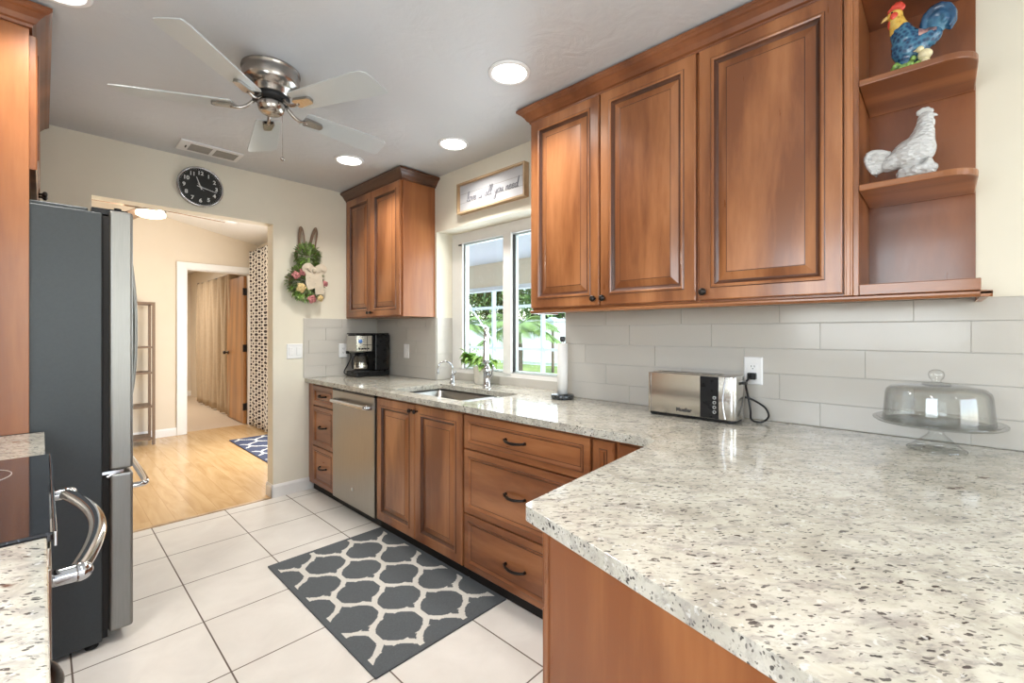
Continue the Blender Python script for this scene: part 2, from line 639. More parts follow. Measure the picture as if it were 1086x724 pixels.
    def prism(self, poly, z0, z1, mat=0, smooth=False):
        n = len(poly)
        vs = [(x, y, z0) for x, y in poly] + [(x, y, z1) for x, y in poly]
        fs = [tuple(reversed(range(n))), tuple(range(n, 2 * n))]
        self.add(vs, fs, mat)
        o = len(self.v)
        self.add(vs, [(i, (i + 1) % n, n + (i + 1) % n, n + i) for i in range(n)], mat, smooth)
        return self

    def extrude(self, prof, o, u, v, n, length, mat=0, smooth=False):
        """2-D profile in (u,v) swept along n"""
        o, u, v, n = (Vector(k) for k in (o, u, v, n))
        k = len(prof)
        a = [o + u * p[0] + v * p[1] for p in prof]
        b = [p + n * length for p in a]
        fs = [(i, (i + 1) % k, k + (i + 1) % k, k + i) for i in range(k)] + [tuple(reversed(range(k))), tuple(range(k, 2 * k))]
        if u.cross(v).dot(n) < 0:
            fs = [tuple(reversed(q)) for q in fs]
        return self.add(a + b, fs, mat, smooth)

    def panel(self, o, u, v, n, w, h, prof, mats=None):
        """door or drawer front: nested rectangles at (inset, height) above the back plane"""
        o, u, v, n = (Vector(k) for k in (o, u, v, n))
        loops = [(0, 0)] + list(prof)
        vs = []
        for d, z in loops:
            for (a, b) in ((d, d), (w - d, d), (w - d, h - d), (d, h - d)):
                vs.append(o + u * a + v * b + n * z)
        base = len(self.v)
        self.v += [tuple(p) for p in vs]

        def face(q, mat):
            self.f.append(tuple(i + base for i in q))
            self.m.append(mat)
            self.s.append(False)
        face((3, 2, 1, 0), 0)
        for i in range(len(loops) - 1):
            for k in range(4):
                k2 = (k + 1) % 4
                face((i * 4 + k, i * 4 + k2, (i + 1) * 4 + k2, (i + 1) * 4 + k), mats[i] if mats else 0)
        L = (len(loops) - 1) * 4
        face((L, L + 1, L + 2, L + 3), 0)
        return self


def smooth_path(p, n=6):
    p = [Vector(q) for q in p]
    out = []
    for i in range(len(p) - 1):
        a, b, c, d = p[max(0, i - 1)], p[i], p[i + 1], p[min(len(p) - 1, i + 2)]
        for k in range(n):
            f = k / n
            out.append(.5 * ((2 * b) + (-a + c) * f + (2 * a - 5 * b + 4 * c - d) * f * f + (-a + 3 * b - 3 * c + d) * f ** 3))
    out.append(p[-1])
    return out


ORIG = {}


def tag(o, label=None, cat=None, group=None, kind=None):
    if label:
        o['label'] = label
    if cat:
        o['category'] = cat
    if group:
        o['group'] = group
    if kind:
        o['kind'] = kind
    return o


def thing(name, label, cat, loc=(0, 0, 0), group=None, rotz=0.0, local=False):
    o = bpy.data.objects.new(name, None)
    C.objects.link(o)
    o.empty_display_size = .05
    o.location = loc
    o.rotation_euler = (0, 0, rotz)
    ORIG[o.name] = Vector((0, 0, 0)) if (local or rotz) else Vector(loc)
    return tag(o, label, cat, group)


def obj(name, mb, mats, parent=None, bevel=0.0, seg=2, label=None, cat=None, group=None, kind=None, sub=0, uvs=None, recalc=False):
    if isinstance(mats, str):
        mats = [mats]
    if parent is not None:
        org = ORIG[parent.name]
    else:
        xs, ys, zs = zip(*mb.v)
        org = Vector(((min(xs) + max(xs)) / 2, (min(ys) + max(ys)) / 2, min(zs)))
    if parent is None and kind == 'structure':
        org = Vector((0, 0, 0))
    me = bpy.data.meshes.new(name)
    me.from_pydata([tuple(Vector(p) - org) for p in mb.v], [], mb.f)
    for m in mats:
        me.materials.append(M[m])
    me.polygons.foreach_set('material_index', mb.m)
    me.polygons.foreach_set('use_smooth', mb.s)
    if uvs:
        uvl = me.uv_layers.new(name='UVMap')
        for lp in me.loops:
            uvl.data[lp.index].uv = uvs[lp.vertex_index]
    if bevel or recalc:
        bm = bmesh.new()
        bm.from_mesh(me)
        bmesh.ops.remove_doubles(bm, verts=bm.verts, dist=1e-5)
        if recalc:
            bmesh.ops.recalc_face_normals(bm, faces=bm.faces)
        if bevel:
            ed = [e for e in bm.edges if len(e.link_faces) == 2 and e.calc_face_angle(0) > .6]
            bmesh.ops.bevel(bm, geom=ed, offset=bevel, segments=seg, profile=.5, affect='EDGES', clamp_overlap=True)
        bm.to_mesh(me)
        bm.free()
    me.update()
    o = bpy.data.objects.new(name, me)
    C.objects.link(o)
    if parent is not None:
        o.parent = parent
        ORIG[o.name] = org
    else:
        o.location = org
        ORIG[o.name] = org
    if sub:
        md = o.modifiers.new('sub', 'SUBSURF')
        md.levels = md.render_levels = sub
    return tag(o, label, cat, group, kind)


def dup(root, loc, label=None, group=None, rotz=None):
    r = root.copy()
    C.objects.link(r)
    r.location = loc
    if rotz is not None:
        r.rotation_euler = (0, 0, rotz)
    if label:
        r['label'] = label
    if group:
        r['group'] = group
    for ch in list(root.children):
        c = ch.copy()
        C.objects.link(c)
        c.parent = r
        for g in ch.children:
            d = g.copy()
            C.objects.link(d)
            d.parent = c
    return r


def text_mb(txt, size, depth, o, u, v, n, mat=0, align='CENTER', shear=0.0, weight=0.0, space=1.0):
    cu = bpy.data.curves.new('txt', 'FONT')
    cu.body = txt
    cu.size = size
    cu.extrude = depth
    cu.align_x = align
    cu.align_y = 'CENTER'
    cu.shear = shear
    cu.offset = weight
    cu.space_character = space
    cu.resolution_u = 3
    ob = bpy.data.objects.new('txt', cu)
    C.objects.link(ob)
    dg = bpy.context.evaluated_depsgraph_get()
    me = bpy.data.meshes.new_from_object(ob.evaluated_get(dg))
    mb = MB()
    o, u, v, n = (Vector(k) for k in (o, u, v, n))
    mb.add([o + u * p.co.x + v * p.co.y + n * p.co.z for p in me.vertices], [tuple(p.vertices) for p in me.polygons], mat)
    bpy.data.objects.remove(ob)
    bpy.data.meshes.remove(me)
    bpy.data.curves.remove(cu)
    return mb


def join(*mbs):
    r = MB()
    for b in mbs:
        o = len(r.v)
        r.v += b.v
        r.f += [tuple(i + o for i in q) for q in b.f]
        r.m += b.m
        r.s += b.s
    return r


def struct(name, mb, mats, label, cat, bevel=0.0, **kw):
    return obj(name, mb, mats, None, bevel, label=label, cat=cat, kind='structure', **kw)


# ------------------------------------------------------------------ room constants
XR, YF, XL, YB, H = 2.109, 3.716, -.645, -2.6, 2.465
OPX0, OPX1, OPZ = .205, 1.225, 2.10          # opening in the far wall
WT = .12
WY0, WY1, WZ = 1.586, 2.828, 2.042          # window recess
XREC = 2.262
CT, CB = .900, .868                          # counter top and underside
XCF = 1.462                                  # front edge of the long counter
XF = 1.490                                   # face of the base doors
XU = 1.802                                   # face of the wall-cabinet doors
UB, UT = 1.397, 2.385                        # wall-cabinet door bottom and top

# ------------------------------------------------------------------ shell
struct('floor', MB().box((XL - .2, YB - .2, -.08), (XR + .3, YF + .005, 0)), 'floor_tile', 'cream ceramic tile floor with dark grout lines', 'floor')
struct('floor_dining', MB().box((-2.6, YF + .005, -.08), (2.3, 6.95, 0)), 'floor_planks', 'honey coloured wood floor beyond the kitchen opening', 'floor')
struct('floor_bedroom', MB().box((-.6, 6.95, -.08), (2.3, 11.2, 0)), 'carpet_tan', 'tan carpet beyond the white cased doorway', 'floor')
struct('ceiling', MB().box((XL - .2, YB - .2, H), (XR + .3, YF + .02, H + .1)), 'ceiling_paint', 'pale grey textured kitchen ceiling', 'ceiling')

w = MB()
w.box((XL - .2, YF, 0), (OPX0, YF + WT, H + .1)).box((OPX1, YF, 0), (XR + .26, YF + WT, H + .1)).box((OPX0, YF, OPZ), (OPX1, YF + WT, H + .9))
w.box((XL - .2, YF, H + .1), (OPX0, YF + WT, H + .9)).box((OPX1, YF, H + .1), (XR + .26, YF + WT, H + .9))
struct('wall_far', w, 'wall_cream', 'cream far wall with a wide cased opening to the next room', 'wall')
w = MB()
w.box((XR, YB - .2, 0), (XR + .25, WY0, H + .1)).box((XR, WY1, 0), (XR + .25, YF, H + .1))
w.box((XR, WY0, WZ), (XR + .25, WY1, H + .1)).box((XR, WY0, 0), (XREC + .015, WY1, CB - .003)).box((XREC + .015, WY0, 0), (XR + .25, WY1, .925))
struct('wall_right', w, 'wall_cream', 'cream wall holding the sink window and cabinets', 'wall')
w = MB()
w.box((XL - .2, 1.07, 0), (XL, YF, H + .1)).box((XL - .2, YB - .2, 0), (XL, -.17, H + .1)).box((XL - .2, -.17, 0), (XL, 1.07, 1.08)).box((XL - .2, -.17, 2.02), (XL, 1.07, H + .1))
struct('wall_left', w, 'wall_cream', 'cream wall behind refrigerator and range', 'wall')
w = MB()
w.box((XL, YB - .2, 0), (-.4, YB, H)).box((1.9, YB - .2, 0), (XR, YB, H)).box((-.4, YB - .2, 2.3), (1.9, YB, H)).box((-.4, YB - .2, 0), (1.9, YB, .35))
struct('wall_back', w, 'wall_cream', 'cream wall behind the camera with a wide window added for fill light', 'wall')

# next room
ZW = H + .9
w = MB()
w.box((-2.6, 6.83, 0), (1.24, 6.95, 3.4)).box((1.97, 6.83, 0), (2.3, 6.95, 3.4)).box((1.24, 6.83, 2.065), (1.97, 6.95, 3.4))
struct('wall_dining', w, 'wall_beige', 'warm beige wall with the white cased doorway', 'wall')
w = MB()
w.box((2.06, YF + WT, 0), (2.3, 4.3, 2.6)).box((2.06, 6.15, 0), (2.3, 6.83, 2.6)).box((2.06, 4.3, 2.1), (2.3, 6.15, 2.6))
struct('wall_dining_side', w, 'wall_beige', 'beige side wall behind the patterned curtain', 'wall')
struct('wall_dining_left', MB().box((-2.7, YF, 0), (-2.6, 6.95, 3.5)), 'wall_beige', 'beige wall at the far side of the next room', 'wall')
c = MB()
za, zb = 2.463 + .205 * (2.05 + 2.7), 2.463 - .05
c.extrude([(-2.7, za), (2.3, zb), (2.3, zb + .1), (-2.7, za + .1)], (0, YF + WT, 0), (1, 0, 0), (0, 0, 1), (0, 1, 0), 3.02)
struct('ceiling_dining', c, 'trim_white', 'white sloped ceiling of the next room', 'ceiling')
w = MB().box((-.6, 10.9, 0), (2.3, 11.0, 2.6)).box((2.06, 6.95, 0), (2.3, 10.9, 2.6)).box((-.7, 6.95, 0), (-.6, 11.0, 2.6))
struct('wall_bedroom', w, 'wall_beige', 'plain beige walls of the carpeted room', 'wall')
struct('ceiling_bedroom', MB().box((-.7, 6.95, 2.45), (2.3, 11.0, 2.55)), 'trim_white', 'white ceiling of the carpeted room', 'ceiling')

# door casing of the far doorway
t = MB()
t.box((1.145, 6.808, 0), (1.24, 6.83, 2.145)).box((1.97, 6.808, 0), (2.045, 6.83, 2.145)).box((1.24, 6.808, 2.065), (1.97, 6.83, 2.145))
t.box((1.24, 6.83, 0), (1.252, 6.95, 2.065)).box((1.958, 6.83, 0), (1.97, 6.95, 2.065)).box((1.252, 6.83, 2.053), (1.958, 6.95, 2.065))
struct('trim_1', t, 'trim_white', 'white casing around the far doorway', 'trim', bevel=.003)


def baseboard(name, a, b, n, label, h=.095, th=.014):
    a, b, n = Vector(a), Vector(b), Vector(n)
    d = (b - a)
    L = d.length
    mb = MB().extrude([(0, 0), (th, 0), (th, h - .018), (th * .45, h), (0, h)], a, n, (0, 0, 1), d.normalized(), L)
    return struct(name, mb, 'trim_white', label, 'baseboard', recalc=True)


b = MB()
b.extrude([(0, 0), (.014, 0), (.014, .08), (.006, .097), (0, .097)], (OPX1 - .014, YF, 0), (0, -1, 0), (0, 0, 1), (1, 0, 0), 1.56 - OPX1)
b.extrude([(0, 0), (.014, 0), (.014, .08), (.006, .097), (0, .097)], (OPX1, YF - .014, 0), (-1, 0, 0), (0, 0, 1), (0, 1, 0), WT + .014)
struct('baseboard_far', b, 'trim_white', 'white baseboard wrapping the end of the far wall', 'baseboard', recalc=True)
baseboard('baseboard_dining', (-2.6, 6.83, 0), (1.145, 6.83, 0), (0, -1, 0), 'white baseboard along the beige wall of the next room')
baseboard('baseboard_bedroom', (-.6, 10.9, 0), (2.06, 10.9, 0), (0, -1, 0), 'white baseboard of the carpeted room')
struct('trim_2', MB().box((OPX0, YF - .012, 0), (OPX1, YF + .02, .004)), 'pale_frame', 'thin threshold strip between tile and wood floor', 'trim')


# dining glass door, plus unseen back and left windows added for fill light
def simple_window(name, o, u, n, wd, ht, label):
    z = (0, 0, 1)
    fr = MB()
    fr.obox(o, u, z, n, (0, 0, -.03), (.05, ht, .03)).obox(o, u, z, n, (wd - .05, 0, -.03), (wd, ht, .03))
    fr.obox(o, u, z, n, (.05, 0, -.03), (wd - .05, .05, .03)).obox(o, u, z, n, (.05, ht - .05, -.03), (wd - .05, ht, .03))
    fr.obox(o, u, z, n, (wd / 2 - .03, .05, -.02), (wd / 2 + .03, ht - .05, .02))
    f = struct(name, fr, 'trim_white', label, 'window', recalc=True)
    g = MB().obox(o, u, z, n, (.05, .05, -.004), (wd - .05, ht - .05, .004))
    obj('pane', g, 'window_glass', f, recalc=True)
    return f


simple_window('fill_window_back', (-.4, YB - .1, .35), (1, 0, 0), (0, 1, 0), 2.3, 1.95, 'white framed wide window added behind the camera for fill light')
simple_window('window_3', (2.18, 4.3, 0), (0, 1, 0), (-1, 0, 0), 1.85, 2.1, 'white framed sliding glass door of the next room')

simple_window('fill_window_left', (XL - .1, -.17, 1.08), (0, 1, 0), (1, 0, 0), 1.24, .94, 'white framed window added in the left wall over the near counter for fill light')  # unseen window, added as the source of the left fill

# ------------------------------------------------------------------ sink window
fx0, fx1 = XREC, XREC + .07
wf = thing('window_1', 'white two-pane slider window above the sink', 'window', (XREC, 2.2, .925))
wf['kind'] = 'structure'
m = MB()
m.box((fx0, WY0, .925), (fx1, WY1, .985)).box((fx0, WY0, 1.962), (fx1, WY1, WZ)).box((fx0, WY1 - .125, .985), (fx1, WY1, 1.962)).box((fx0, WY0, .985), (fx1, WY0 + .05, 1.962))
obj('window_frame', m, 'trim_white', wf, .003)
m = MB().box((fx0 - .006, 2.172, .975), (fx1 - .012, 2.25, 1.972))
obj('meeting_rail', m, 'trim_white', wf, .003)


def sash(y0, y1, x0):
    s = MB()
    for a, b in (((x0, y0, .985), (x0 + .025, y0 + .014, 1.962)), ((x0, y1 - .014, .985), (x0 + .025, y1, 1.962)), ((x0, y0 + .014, .985), (x0 + .025, y1 - .014, .999)), ((x0, y0 + .014, 1.948), (x0 + .025, y1 - .014, 1.962))):
        s.box(a, b)
    o = obj('sash', s, 'cage_white', wf)
    obj('pane', MB().box((x0 + .010, y0 + .014, .999), (x0 + .014, y1 - .014, 1.948)), 'window_glass', o)


sash(2.25, WY1 - .125, fx0 + .022)
sash(WY0 + .05, 2.172, fx0 + .034)
obj('gasket', MB().box((fx0 + .02, WY1 - .131, .99), (fx0 + .05, WY1 - .1245, 1.955)).box((fx0 + .014, 2.166, .99), (fx0 + .05, 2.1725, 1.955)), 'rubber', wf)
obj('latch', MB().box((fx0 - .012, WY1 - .118, 1.945), (fx0, WY1 - .09, 1.953)), 'black_plastic', wf)
struct('windowsill', MB().box((XR + .148, WY0 + .002, CT), (XREC, WY1 - .002, .955)), 'tile_grey', 'grey tiled sill strip under the sink window', 'sill')

# ------------------------------------------------------------------ tile backsplash (each tile a raised slab in one sheet)
ROWS = [(CT + .001, .993, .345), (.993, 1.098, .485), (1.098, 1.2025, .206), (1.2025, 1.307, .345), (1.307, 1.383, .073)]


def tiles_x(mb, xs, y0, y1, sgn, phase=0.0):
    TW, g = .4125, .0007
    for z0, z1, off in ROWS:
        k = math.floor((y0 - off) / TW)
        while off + k * TW < y1:
            a, b = max(y0, off + k * TW), min(y1, off + (k + 1) * TW)
            if b - a > .006:
                mb.panel((xs, b - g, z0 + 2 * g), (0, -1, 0), (0, 0, 1), (-1, 0, 0), b - a - 2 * g, z1 - z0 - 4 * g, [(0, .0064), (.0007, .007)])
            k += 1
    mb.box((xs - .0035, y0, CT + .001), (xs + .001, y1, 1.383), 1)


def tiles_y(mb, ys, x0, x1, off0=0.0):
    TW, g = .4125, .0007
    for i, (z0, z1, off) in enumerate(ROWS):
        off = off + off0
        k = math.floor((x0 - off) / TW)
        while off + k * TW < x1:
            a, b = max(x0, off + k * TW), min(x1, off + (k + 1) * TW)
            if b - a > .006:
                mb.panel((a + g, ys, z0 + 2 * g), (1, 0, 0), (0, 0, 1), (0, -1, 0), b - a - 2 * g, z1 - z0 - 4 * g, [(0, .0064), (.0007, .007)])
            k += 1
    mb.box((x0, ys - .0035, CT + .001), (x1, ys + .001, 1.383), 1)


m = MB()
tiles_x(m, XR, -.46, WY0, -1)
struct('trim_3', m, ['tile_grey', 'grout'], 'glossy grey tile backsplash under the long run of wall cabinets', 'backsplash')
m = MB()
tiles_x(m, XR, WY1, YF - .008, -1)
tiles_y(m, WY1 , XR + .002, XREC - .004, .1)
struct('trim_4', m, ['tile_grey', 'grout'], 'glossy grey tile backsplash on the window wall behind the coffee maker', 'backsplash')
m = MB()
tiles_y(m, YF, 1.452, XR - .008, .05)
struct('trim_5', m, ['tile_grey', 'grout'], 'glossy grey tile backsplash on the far wall by the switch plate', 'backsplash')

# ------------------------------------------------------------------ cabinet helpers
MX = (-1, 0, 0)
DOOR_P = [(0, .016), (.004, .020), (.046, .020), (.049, .0235), (.055, .0245), (.060, .022), (.064, .015), (.069, .010), (.074, .009), (.103, .0175), (.106, .018)]
DOOR_M = [0, 0, 0, 1, 0, 0, 1, 1, 1, 0, 1]
DRAW_P = [(0, .016), (.004, .020), (.030, .020), (.033, .0225), (.037, .0225), (.041, .018), (.047, .0125), (.050, .0125)]
DRAW_M = [0, 0, 0, 1, 0, 0, 0, 1]


def door(parent, y0, y1, z0, z1, xback, name='door', prof=None, mat='cherry_v'):
    """a front facing the room (-x); y0<y1"""
    mb = MB().panel((xback, y1, z0), (0, -1, 0), (0, 0, 1), MX, y1 - y0, z1 - z0, prof or DOOR_P, DOOR_M if prof is None else DRAW_M)
    return obj(name, mb, [mat, 'glaze'], parent)


def knob(parent, y, z, x, r=.0145):
    mb = MB().lathe([(.006, 0), (.005, -.010), (.0075, -.013), (r, -.018), (r * 1.02, -.024), (r * .8, -.029), (r * .3, -.0315), (0, -.032)], (x, y, z), 18, axis='X')
    # lathe on X runs toward -x
    return obj('knob', mb, 'bronze', parent, recalc=True)


def pull(parent, y, z, x, wd=.115, sgn=-1, drop=.004):
    """bow pull: two feet and an arched bar"""
    pts = []
    for i in range(11):
        f = i / 10
        pts.append((x + sgn * (.010 + .022 * math.sin(PI * f) ** .6), y - wd / 2 + wd * f, z - drop * math.sin(PI * f)))
    mb = MB().tube(pts, [.0055 + .0015 * math.sin(PI * i / 10) for i in range(11)], 8, flat=1.0)
    for s in (-1, 1):
        mb.cyl((x, y + s * wd / 2, z), (x + sgn * .014, y + s * wd / 2, z), .0075, .006, 10)
    return obj('handle', mb, 'bronze', parent)


def crown(mb, path_start, length, direction, out, z0, z1, proj):
    """crown moulding profile swept along a direction; out = horizontal outward"""
    h = z1 - z0
    pr = [(0, 0), (.010, 0), (.012, .012), (.018, .014), (.026, .026), (.036, .045), (proj - .014, h - .022), (proj - .008, h - .020), (proj, h - .014), (proj, h), (0, h)]
    mb.extrude(pr, path_start, out, (0, 0, 1), direction, length)


# ------------------------------------------------------------------ wall cabinet in the far corner
cz0, cz1 = 1.388, 2.40
t = thing('wall_cabinet', 'two-door cherry wall cabinet in the far corner above the coffee maker', 'cabinet', (1.96, 3.28, cz0))
obj('body', MB().box((XU + .021, 2.846, cz0), (XR, YF, cz1)), 'cherry_panel', t, .0015)
d = door(t, 2.862, 3.276, UB, UT, XU + .020)
knob(d, 3.254, 1.425, XU + .002, .011)
d = door(t, 3.281, YF - .03, UB, UT, XU + .020)
knob(d, 3.303, 1.425, XU + .002, .011)
obj('stile', MB().box((XU + .012, YF - .028, cz0), (XU + .022, YF, cz1)), 'cherry_v', t)
m = MB()
c0, c1, pj = 2.385, 2.456, .062
pr = [(0, 0), (.010, 0), (.012, .010), (.020, .014), (.030, .030), (.044, .046), (.052, .050), (.056, .054), (pj, .058), (pj, c1 - c0), (0, c1 - c0)]
n_ = len(pr)
vs = []
for (px, pz) in pr:   # front run, mitred at the near corner, then the side run
    x, y = XU + .018 - px, 2.846 - px
    vs += [(x, YF, c0 + pz), (x, y, c0 + pz), (XR, y, c0 + pz)]
fs = []
for i in range(n_ - 1):
    for k in range(2):
        fs.append((i * 3 + k, i * 3 + k + 1, (i + 1) * 3 + k + 1, (i + 1) * 3 + k))
fs.append(tuple(i * 3 + 2 for i in range(n_)))
fs.append(tuple(i * 3 for i in reversed(range(n_))))
m.add(vs, fs)
obj('crown_molding', m, 'crown_wood', t, recalc=True, label='dark stained crown molding')

# ------------------------------------------------------------------ long run of wall cabinets on the right
t = thing('wall_cabinet', 'two-door cherry wall cabinet right beside the sink window', 'cabinet', (1.96, 1.14, cz0))
obj('body', MB().box((XU + .021, .704, cz0), (XR, 1.590, cz1)), 'cherry_panel', t, .0015)
d = door(t, 1.163, 1.588, UB, UT, XU + .020)
knob(d, 1.185, 1.428, XU)
d = door(t, .712, 1.156, UB, UT, XU + .020)
knob(d, 1.134, 1.428, XU)
t = thing('wall_cabinet', 'single-door cherry wall cabinet between the two-door cabinet and open shelves', 'cabinet', (1.96, .46, cz0))
obj('body', MB().box((XU + .021, .2085, cz0), (XR, .703, cz1)), 'cherry_panel', t, .0015)
d = door(t, .236, .700, UB, UT, XU + .020)
knob(d, .678, 1.428, XU)
obj('stile', MB().box((XU + .006, .2085, cz0), (XU + .0205, .232, cz1)).box((XU + .002, .214, cz0), (XU + .006, .226, cz1)), 'cherry_v', t, .002)

# open end shelf
t = thing('open_shelf_unit', 'open cherry end shelf unit with rounded shelves holding two roosters', 'shelf unit', (1.96, .07, cz0))
sy0, sy1 = -.078, .208
obj('back_panel', MB().box((XR - .014, sy0, cz0), (XR - .001, sy1, 2.3845)), 'cherry_dark', t, .001)
obj('side_panel', MB().box((XU + .008, sy1 - .014, cz0), (XR - .014, sy1, 2.3845)), 'cherry_v', t, .001)


def shelf_poly(x0, x1, y0, y1, r):
    p = [(x1, y1), (x0, y1)]
    for i in range(9):
        q = PI + PI / 2 * i / 8
        p.append((x0 + r + r * math.cos(q), y0 + r + r * math.sin(q)))
    p.append((x1, y0))
    return p


for zt in (2.073, 1.740):
    mb = MB().prism(shelf_poly(XU, XR - .015, sy0 + .002, sy1 - .015, .075), zt - .020, zt)
    obj('shelf', mb, 'cherry_h', t, .003, recalc=True)
obj('bottom_shelf', MB().box((XU + .004, sy0, cz0), (XR - .015, sy1 - .015, cz0 + .034)), 'cherry_h', t, .002)
obj('top_panel', MB().prism(shelf_poly(XU + .01, XR - .015, sy0 + .002, sy1 - .015, .075), 2.366, 2.3845), 'cherry_dark', t, recalc=True)

# crown and light rail run the whole length
m = MB()
crown(m, (XU + .018, sy0 - .02, c0), 1.592 - sy0 + .02, (0, 1, 0), (-1, 0, 0), c0, c1, pj)
m2 = MB()
vs = []
for (px, pz) in pr:
    x, y = XU + .018 - px, 1.592 + px
    vs += [(x, sy0 - .02, c0 + pz), (x, y, c0 + pz), (XR, y, c0 + pz)]
fs = []
for i in range(n_ - 1):
    for k in range(2):
        fs.append((i * 3 + k, (i + 1) * 3 + k, (i + 1) * 3 + k + 1, i * 3 + k + 1))
fs += [tuple(i * 3 + 2 for i in reversed(range(n_))), tuple(i * 3 for i in range(n_))]
m2.add(vs, fs)
obj('crown_molding', m2, 'cherry_dark', None, recalc=True, label='cherry crown molding running along the top of the long wall cabinets', cat='molding')
m = MB()
rp = [(0, 0), (.012, -.004), (.012, -.010), (.004, -.018), (-.012, -.018), (-.012, 0)]
m.extrude(rp, (XU + .012, sy0 - .022, cz0 - .0005), (-1, 0, 0), (0, 0, 1), (0, 1, 0), 1.592 - sy0 + .022)
m.extrude(rp, (XU, sy0 - .010, cz0 - .0005), (0, -1, 0), (0, 0, 1), (1, 0, 0), XR - XU - .005)
m.box((XU + .024, 1.570, cz0 - .019), (XR - .09, 1.5915, cz0 - .0005))
obj('light_rail', m, 'cherry_h', None, recalc=True, label='thin cherry light rail molding under the long wall cabinets', cat='molding')

# ------------------------------------------------------------------ base cabinets, long run
TZ0, TZ1 = .070, .851


def base(label, y0, y1, name='base_cabinet', open_top=False):
    t = thing(name, label, 'cabinet', (1.8, (y0 + y1) / 2, 0))
    m_ = MB()
    if open_top:
        m_.box((XF + .021, y0, TZ0 - .005), (XF + .040, y1, CB - .001)).box((XF + .040, y0, TZ0 - .005), (XR - .001, y1, TZ0 + .014))
        m_.box((XF + .040, y0, TZ0 + .014), (XR - .001, y0 + .012, CB - .001)).box((XF + .040, y1 - .012, TZ0 + .014), (XR - .001, y1, CB - .001))
    else:
        m_.box((XF + .021, y0, TZ0 - .005), (XR - .001, y1 - .001, CB - .001))
    obj('body', m_, 'cherry_panel', t)
    obj('toe_kick', MB().box((1.530, y0, 0), (1.550, y1 - .001, TZ0 - .005)), 'dark_gap', t)  # shadow in the toe recess put into the near-black colour
    return t


t = base('narrow cherry three-drawer base cabinet against the far wall', 3.256, YF)
obj('filler', MB().box((XF + .006, 3.628, TZ0 - .005), (XF + .021, YF - .001, CB - .001)), 'cherry_v', t)
for z0, z1 in ((.695, TZ1), (.378, .688), (TZ0, .371)):
    d = door(t, 3.262, 3.626, z0, z1, XF + .020, 'drawer', DRAW_P, 'cherry_h')
    pull(d, 3.444, (z0 + z1) / 2 + .003, XF + .006, .105)

t = thing('dishwasher', 'stainless steel dishwasher between narrow drawers and sink cabinet', 'dishwasher', (1.8, 2.945, 0))
obj('body', MB().box((XF + .03, 2.645, .06), (XR - .002, 3.252, CB - .002)), 'black_matte', t)
obj('front_panel', MB().box((XF - .010, 2.648, .068), (XF + .03, 3.249, .846)), 'stainless_v', t, .004)
obj('control_strip', MB().box((XF - .008, 2.650, .8465), (XF + .03, 3.247, .862)), 'black_plastic', t)
hp = [(XF - .010, 3.205, .775), (XF - .040, 3.195, .778), (XF - .052, 3.15, .780), (XF - .056, 2.945, .781), (XF - .052, 2.74, .780), (XF - .040, 2.695, .778), (XF - .010, 2.685, .775)]
mb = MB()
for i in range(len(hp)):
    pass
mb.tube(smooth_path(hp, 4), .0145, 12)
obj('handle', mb, 'chrome', t)
mb = MB().lathe([(.014, 0), (.013, -.003), (0, -.0035)], (XF - .010, 2.945, .185), 20, axis='X')
obj('badge', mb, 'silver_ink', t, recalc=True)
obj('toe_kick', MB().box((1.530, 2.645, .0), (1.550, 3.252, .06)), 'black_matte', t)

t = base('two-door cherry base cabinet under the sink', 1.778, 2.640, open_top=True)
obj('body_top_rail', MB().box((XF + .012, 1.778, .8525), (XF + .021, 2.640, CB - .001)), 'cherry_h', t)
d = door(t, 2.212, 2.636, TZ0, TZ1, XF + .020)
knob(d, 2.236, .815, XF, .0125)
d = door(t, 1.783, 2.206, TZ0, TZ1, XF + .020)
knob(d, 2.182, .815, XF, .0125)
t = base('wide cherry three-drawer base cabinet right of the sink cabinet', .998, 1.773)
for z0, z1 in ((.680, TZ1), (.352, .673), (TZ0, .345)):
    d = door(t, 1.003, 1.768, z0, z1, XF + .020, 'drawer', DRAW_P, 'cherry_h')
    pull(d, 1.412, (z0 + z1) / 2 + .004 - (.02 if z0 < .1 else 0), XF + .006, .120)
t = base('slim cherry base cabinet in the corner beside the wide drawers', .880, .994)
d = door(t, .893, .991, TZ0, TZ1, XF + .020, 'door', DRAW_P, 'cherry_v')
t = base('cherry corner base cabinet half hidden behind the peninsula', .624, .878)
d = door(t, .640, .874, TZ0, TZ1, XF + .020)

# ------------------------------------------------------------------ peninsula
E0, E1 = Vector((.724, .640)), Vector((.575, .086))
du = (E1 - E0).normalized()                      # toward the camera
nn = Vector((-du.y, du.x)) if -du.y > 0 else Vector((du.y, -du.x))
A = Vector((.738, .602))                         # far corner of the end panel
B = A + du * 1.05
t = thing('peninsula_cabinet', 'cherry peninsula cabinet with a plain end panel in the foreground', 'cabinet', (1.1, .1, 0))
mb = MB().prism([(A.x, A.y), (B.x, B.y), (1.45, B.y), (1.485, .40), (1.485, A.y)], .07, CB - .001)
obj('body', mb, 'cherry_panel', t, recalc=True)
o3 = Vector((A.x, A.y, 0))
u3 = Vector((du.x, du.y, 0))
n3 = Vector((-nn.x, -nn.y, 0))
mb = MB().obox(o3, u3, (0, 0, 1), n3, (.0125, .0, .0), (1.05, CB - .002, .006))
obj('end_panel', mb, 'cherry_panel', t, .001, recalc=True)
mb = MB().obox(o3, u3, (0, 0, 1), n3, (0, 0, 0), (.0125, CB - .002, .009))
obj('corner_trim', mb, 'cherry_v', t, .0015, recalc=True)
obj('toe_kick', MB().box((.80, .54, 0), (1.48, .56, .07)), 'cherry_dark', t)
A2 = .742
